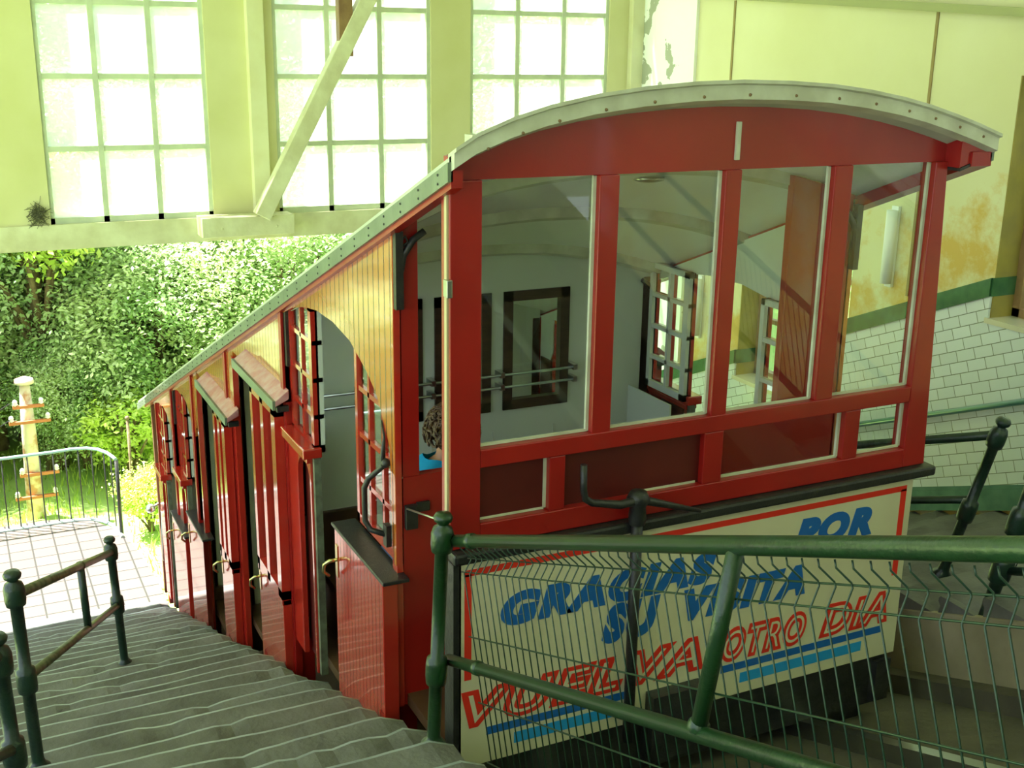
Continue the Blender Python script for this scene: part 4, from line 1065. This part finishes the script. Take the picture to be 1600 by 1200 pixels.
def tree(name, kind, loc, s, rz, label, group):
    t = empty(name, loc, label, 'tree' if name != 'bush' else 'bush', group)
    t.scale = (s, s, s); t.rotation_euler = (0, 0, rz)
    f, tr = protos[kind]
    for me, nm in ((f, 'foliage'), (tr, 'trunk')):
        o = bpy.data.objects.new(nm, me); col.objects.link(o); o.parent = t
    return t
G1 = 'trees on the hillside beyond the platform'
spots = [(-5.5, 17, 'broad', 1.0), (-2.6, 18.5, 'dark', 1.1), (0.4, 17.8, 'dark', 1.0), (2.6, 19.0, 'broad', 1.05), (4.4, 16.8, 'broad', 0.85), (6.6, 18.6, 'dark', 1.0), (9.2, 17.2, 'broad', 1.1),
         (-4.0, 22, 'broad', 1.2), (-.8, 23, 'broad', 1.25), (2.2, 24, 'dark', 1.3), (5.2, 23.5, 'broad', 1.3), (8.6, 24, 'dark', 1.3), (12, 22, 'broad', 1.3), (-8.5, 20, 'dark', 1.2), (15, 25, 'dark', 1.4),
         (-1.6, 20.4, 'broad', .9), (1.6, 21.2, 'broad', .95), (3.4, 20.6, 'broad', .9), (5.4, 20.8, 'broad', .95), (7.4, 21.0, 'broad', 1.0), (-3.2, 16.2, 'broad', .7), (1.0, 29, 'broad', 1.5), (6.5, 30, 'broad', 1.5), (12, 31, 'dark', 1.6), (-5, 29, 'dark', 1.5)]
LB = {'broad': 'bright green broadleaf tree on the slope beyond the platform', 'dark': 'deeper green tree on the slope beyond the platform'}
for k, (x, y, kd, s) in enumerate(spots):
    tree('tree', kd, (x, y, gz(x, y) - 1.0 * s), s, k * 1.7, LB[kd], G1 + (', bright ones' if kd == 'broad' else ', deeper ones'))
for k, (x, y, kd, s) in enumerate([(9.8, 3.5, 'broad', 1.0), (10.5, 8.0, 'broad', 1.1), (12.5, 5.5, 'dark', 1.3), (10.6, -0.5, 'dark', 1.1)]):
    tree('tree', kd, (x, y, -6.2), s, k * 2.1, 'leafy tree outside the windows of the tiled wall', 'trees outside the side windows')
tree('tree', 'tall', (1.05, 16.6, -5.75), 1.0, .5, 'lime green young tree with its crown just below the timber beam', None)
for k, (x, y, s) in enumerate([(-1.2, 14.4, .5), (-.25, 16.8, .5), (1.45, 16.4, .45), (.75, 18.0, .7), (-2.4, 14.0, .6), (1.9, 15.6, .55), (-3.8, 14.4, .7), (1.85, 13.6, .32), (2.6, 16.8, .8), (1.5, 17.4, .75), (.2, 18.2, .9), (3.6, 18.4, .9)]):
    tree('bush', 'lime' if k % 2 else 'broad', (x, y, gz(x, y) - (1.0 if k % 2 else 1.6) * s), s, k, 'low leafy bush behind the platform fence', 'bushes behind the platform fence')
# grass tufts beside the platform
rnd = random.Random(2); vs = []; fs = []
for k in range(9000):
    x = rnd.uniform(-4, 6.0); y = rnd.uniform(12.5, 17.5) if x < 1.3 else rnd.uniform(10.5, 17.5)
    p = Vector((x, y, gz(x, y) - .02)); a = rnd.uniform(0, 6.28); h = rnd.uniform(.06, .2)
    u = Vector((math.cos(a), math.sin(a), 0)) * .012; o = len(vs)
    vs += [p - u, p + u, p + Vector((rnd.uniform(-.05, .05), rnd.uniform(-.05, .05), h))]; fs += [(o, o + 1, o + 2)]
me = bpy.data.meshes.new('grass_tufts'); me.from_pydata([tuple(v) for v in vs], [], fs); me.materials.append(M['leaf_lime'])
g_ = bpy.data.objects.new('grass_tufts', me); col.objects.link(g_); tag(g_, 'bright green grass growing beside the tiled platform', 'grass', None, 'stuff')
# pole with cross arms and insulators
up_ = empty('utility_pole', (.62, 15.0, -6.3), 'pale flaking pole with cross arms and insulators behind the platform fence', 'pole')
mb = MB(); mb.tube([(.64, 15, -6.6), (.66, 15, -4.6), (.665, 15, -4.08)], [.13, .085, .06], 12); mb.lathe((.665, 15, -4.10), (0, 0, 1), [(.06, 0), (.12, .01), (.11, .06), (.03, .09), (0, .09)], 12); mb.build('shaft', M['pole'], up_)
for z, a, b in ((-4.36, .50, .86), (-4.56, .44, .92), (-5.25, .50, .96), (-5.55, .42, .92)):
    mb = MB(); mb.box(a, b, 14.86, 14.90, z - .018, z + .018); arm = mb.build('cross_arm', mat('rusty_iron', (0.42, 0.13, 0.05), 0.6), up_)
    for x in (a + .03, b - .03):
        MB().lathe((x, 14.88, z + .018), (0, 0, 1), [(.012, 0), (.035, .02), (.022, .035), (.032, .05), (.02, .075), (0, .085)], 10).build('insulator', mat('white_porcelain', (0.8, 0.82, 0.8), 0.15, coat=.5), arm)
mb = MB()
for z in (-4.45, -4.65): mb.tube([(.47, 14.88, z + .15), (.1, 14.6, z + .02), (-1.5, 14.0, z + .1)], .006, 5)
mb.build('wire', M['black'], up_)
mb = MB(); mb.tube([(1.77, 14.5, -6.2), (1.78, 14.5, -4.55)], .018, 8); mb.ball((1.78, 14.5, -4.54), .03)
tag(mb.build('thin_post', M['bark']), 'thin brown post standing in the grass between the fence and the car', 'post')
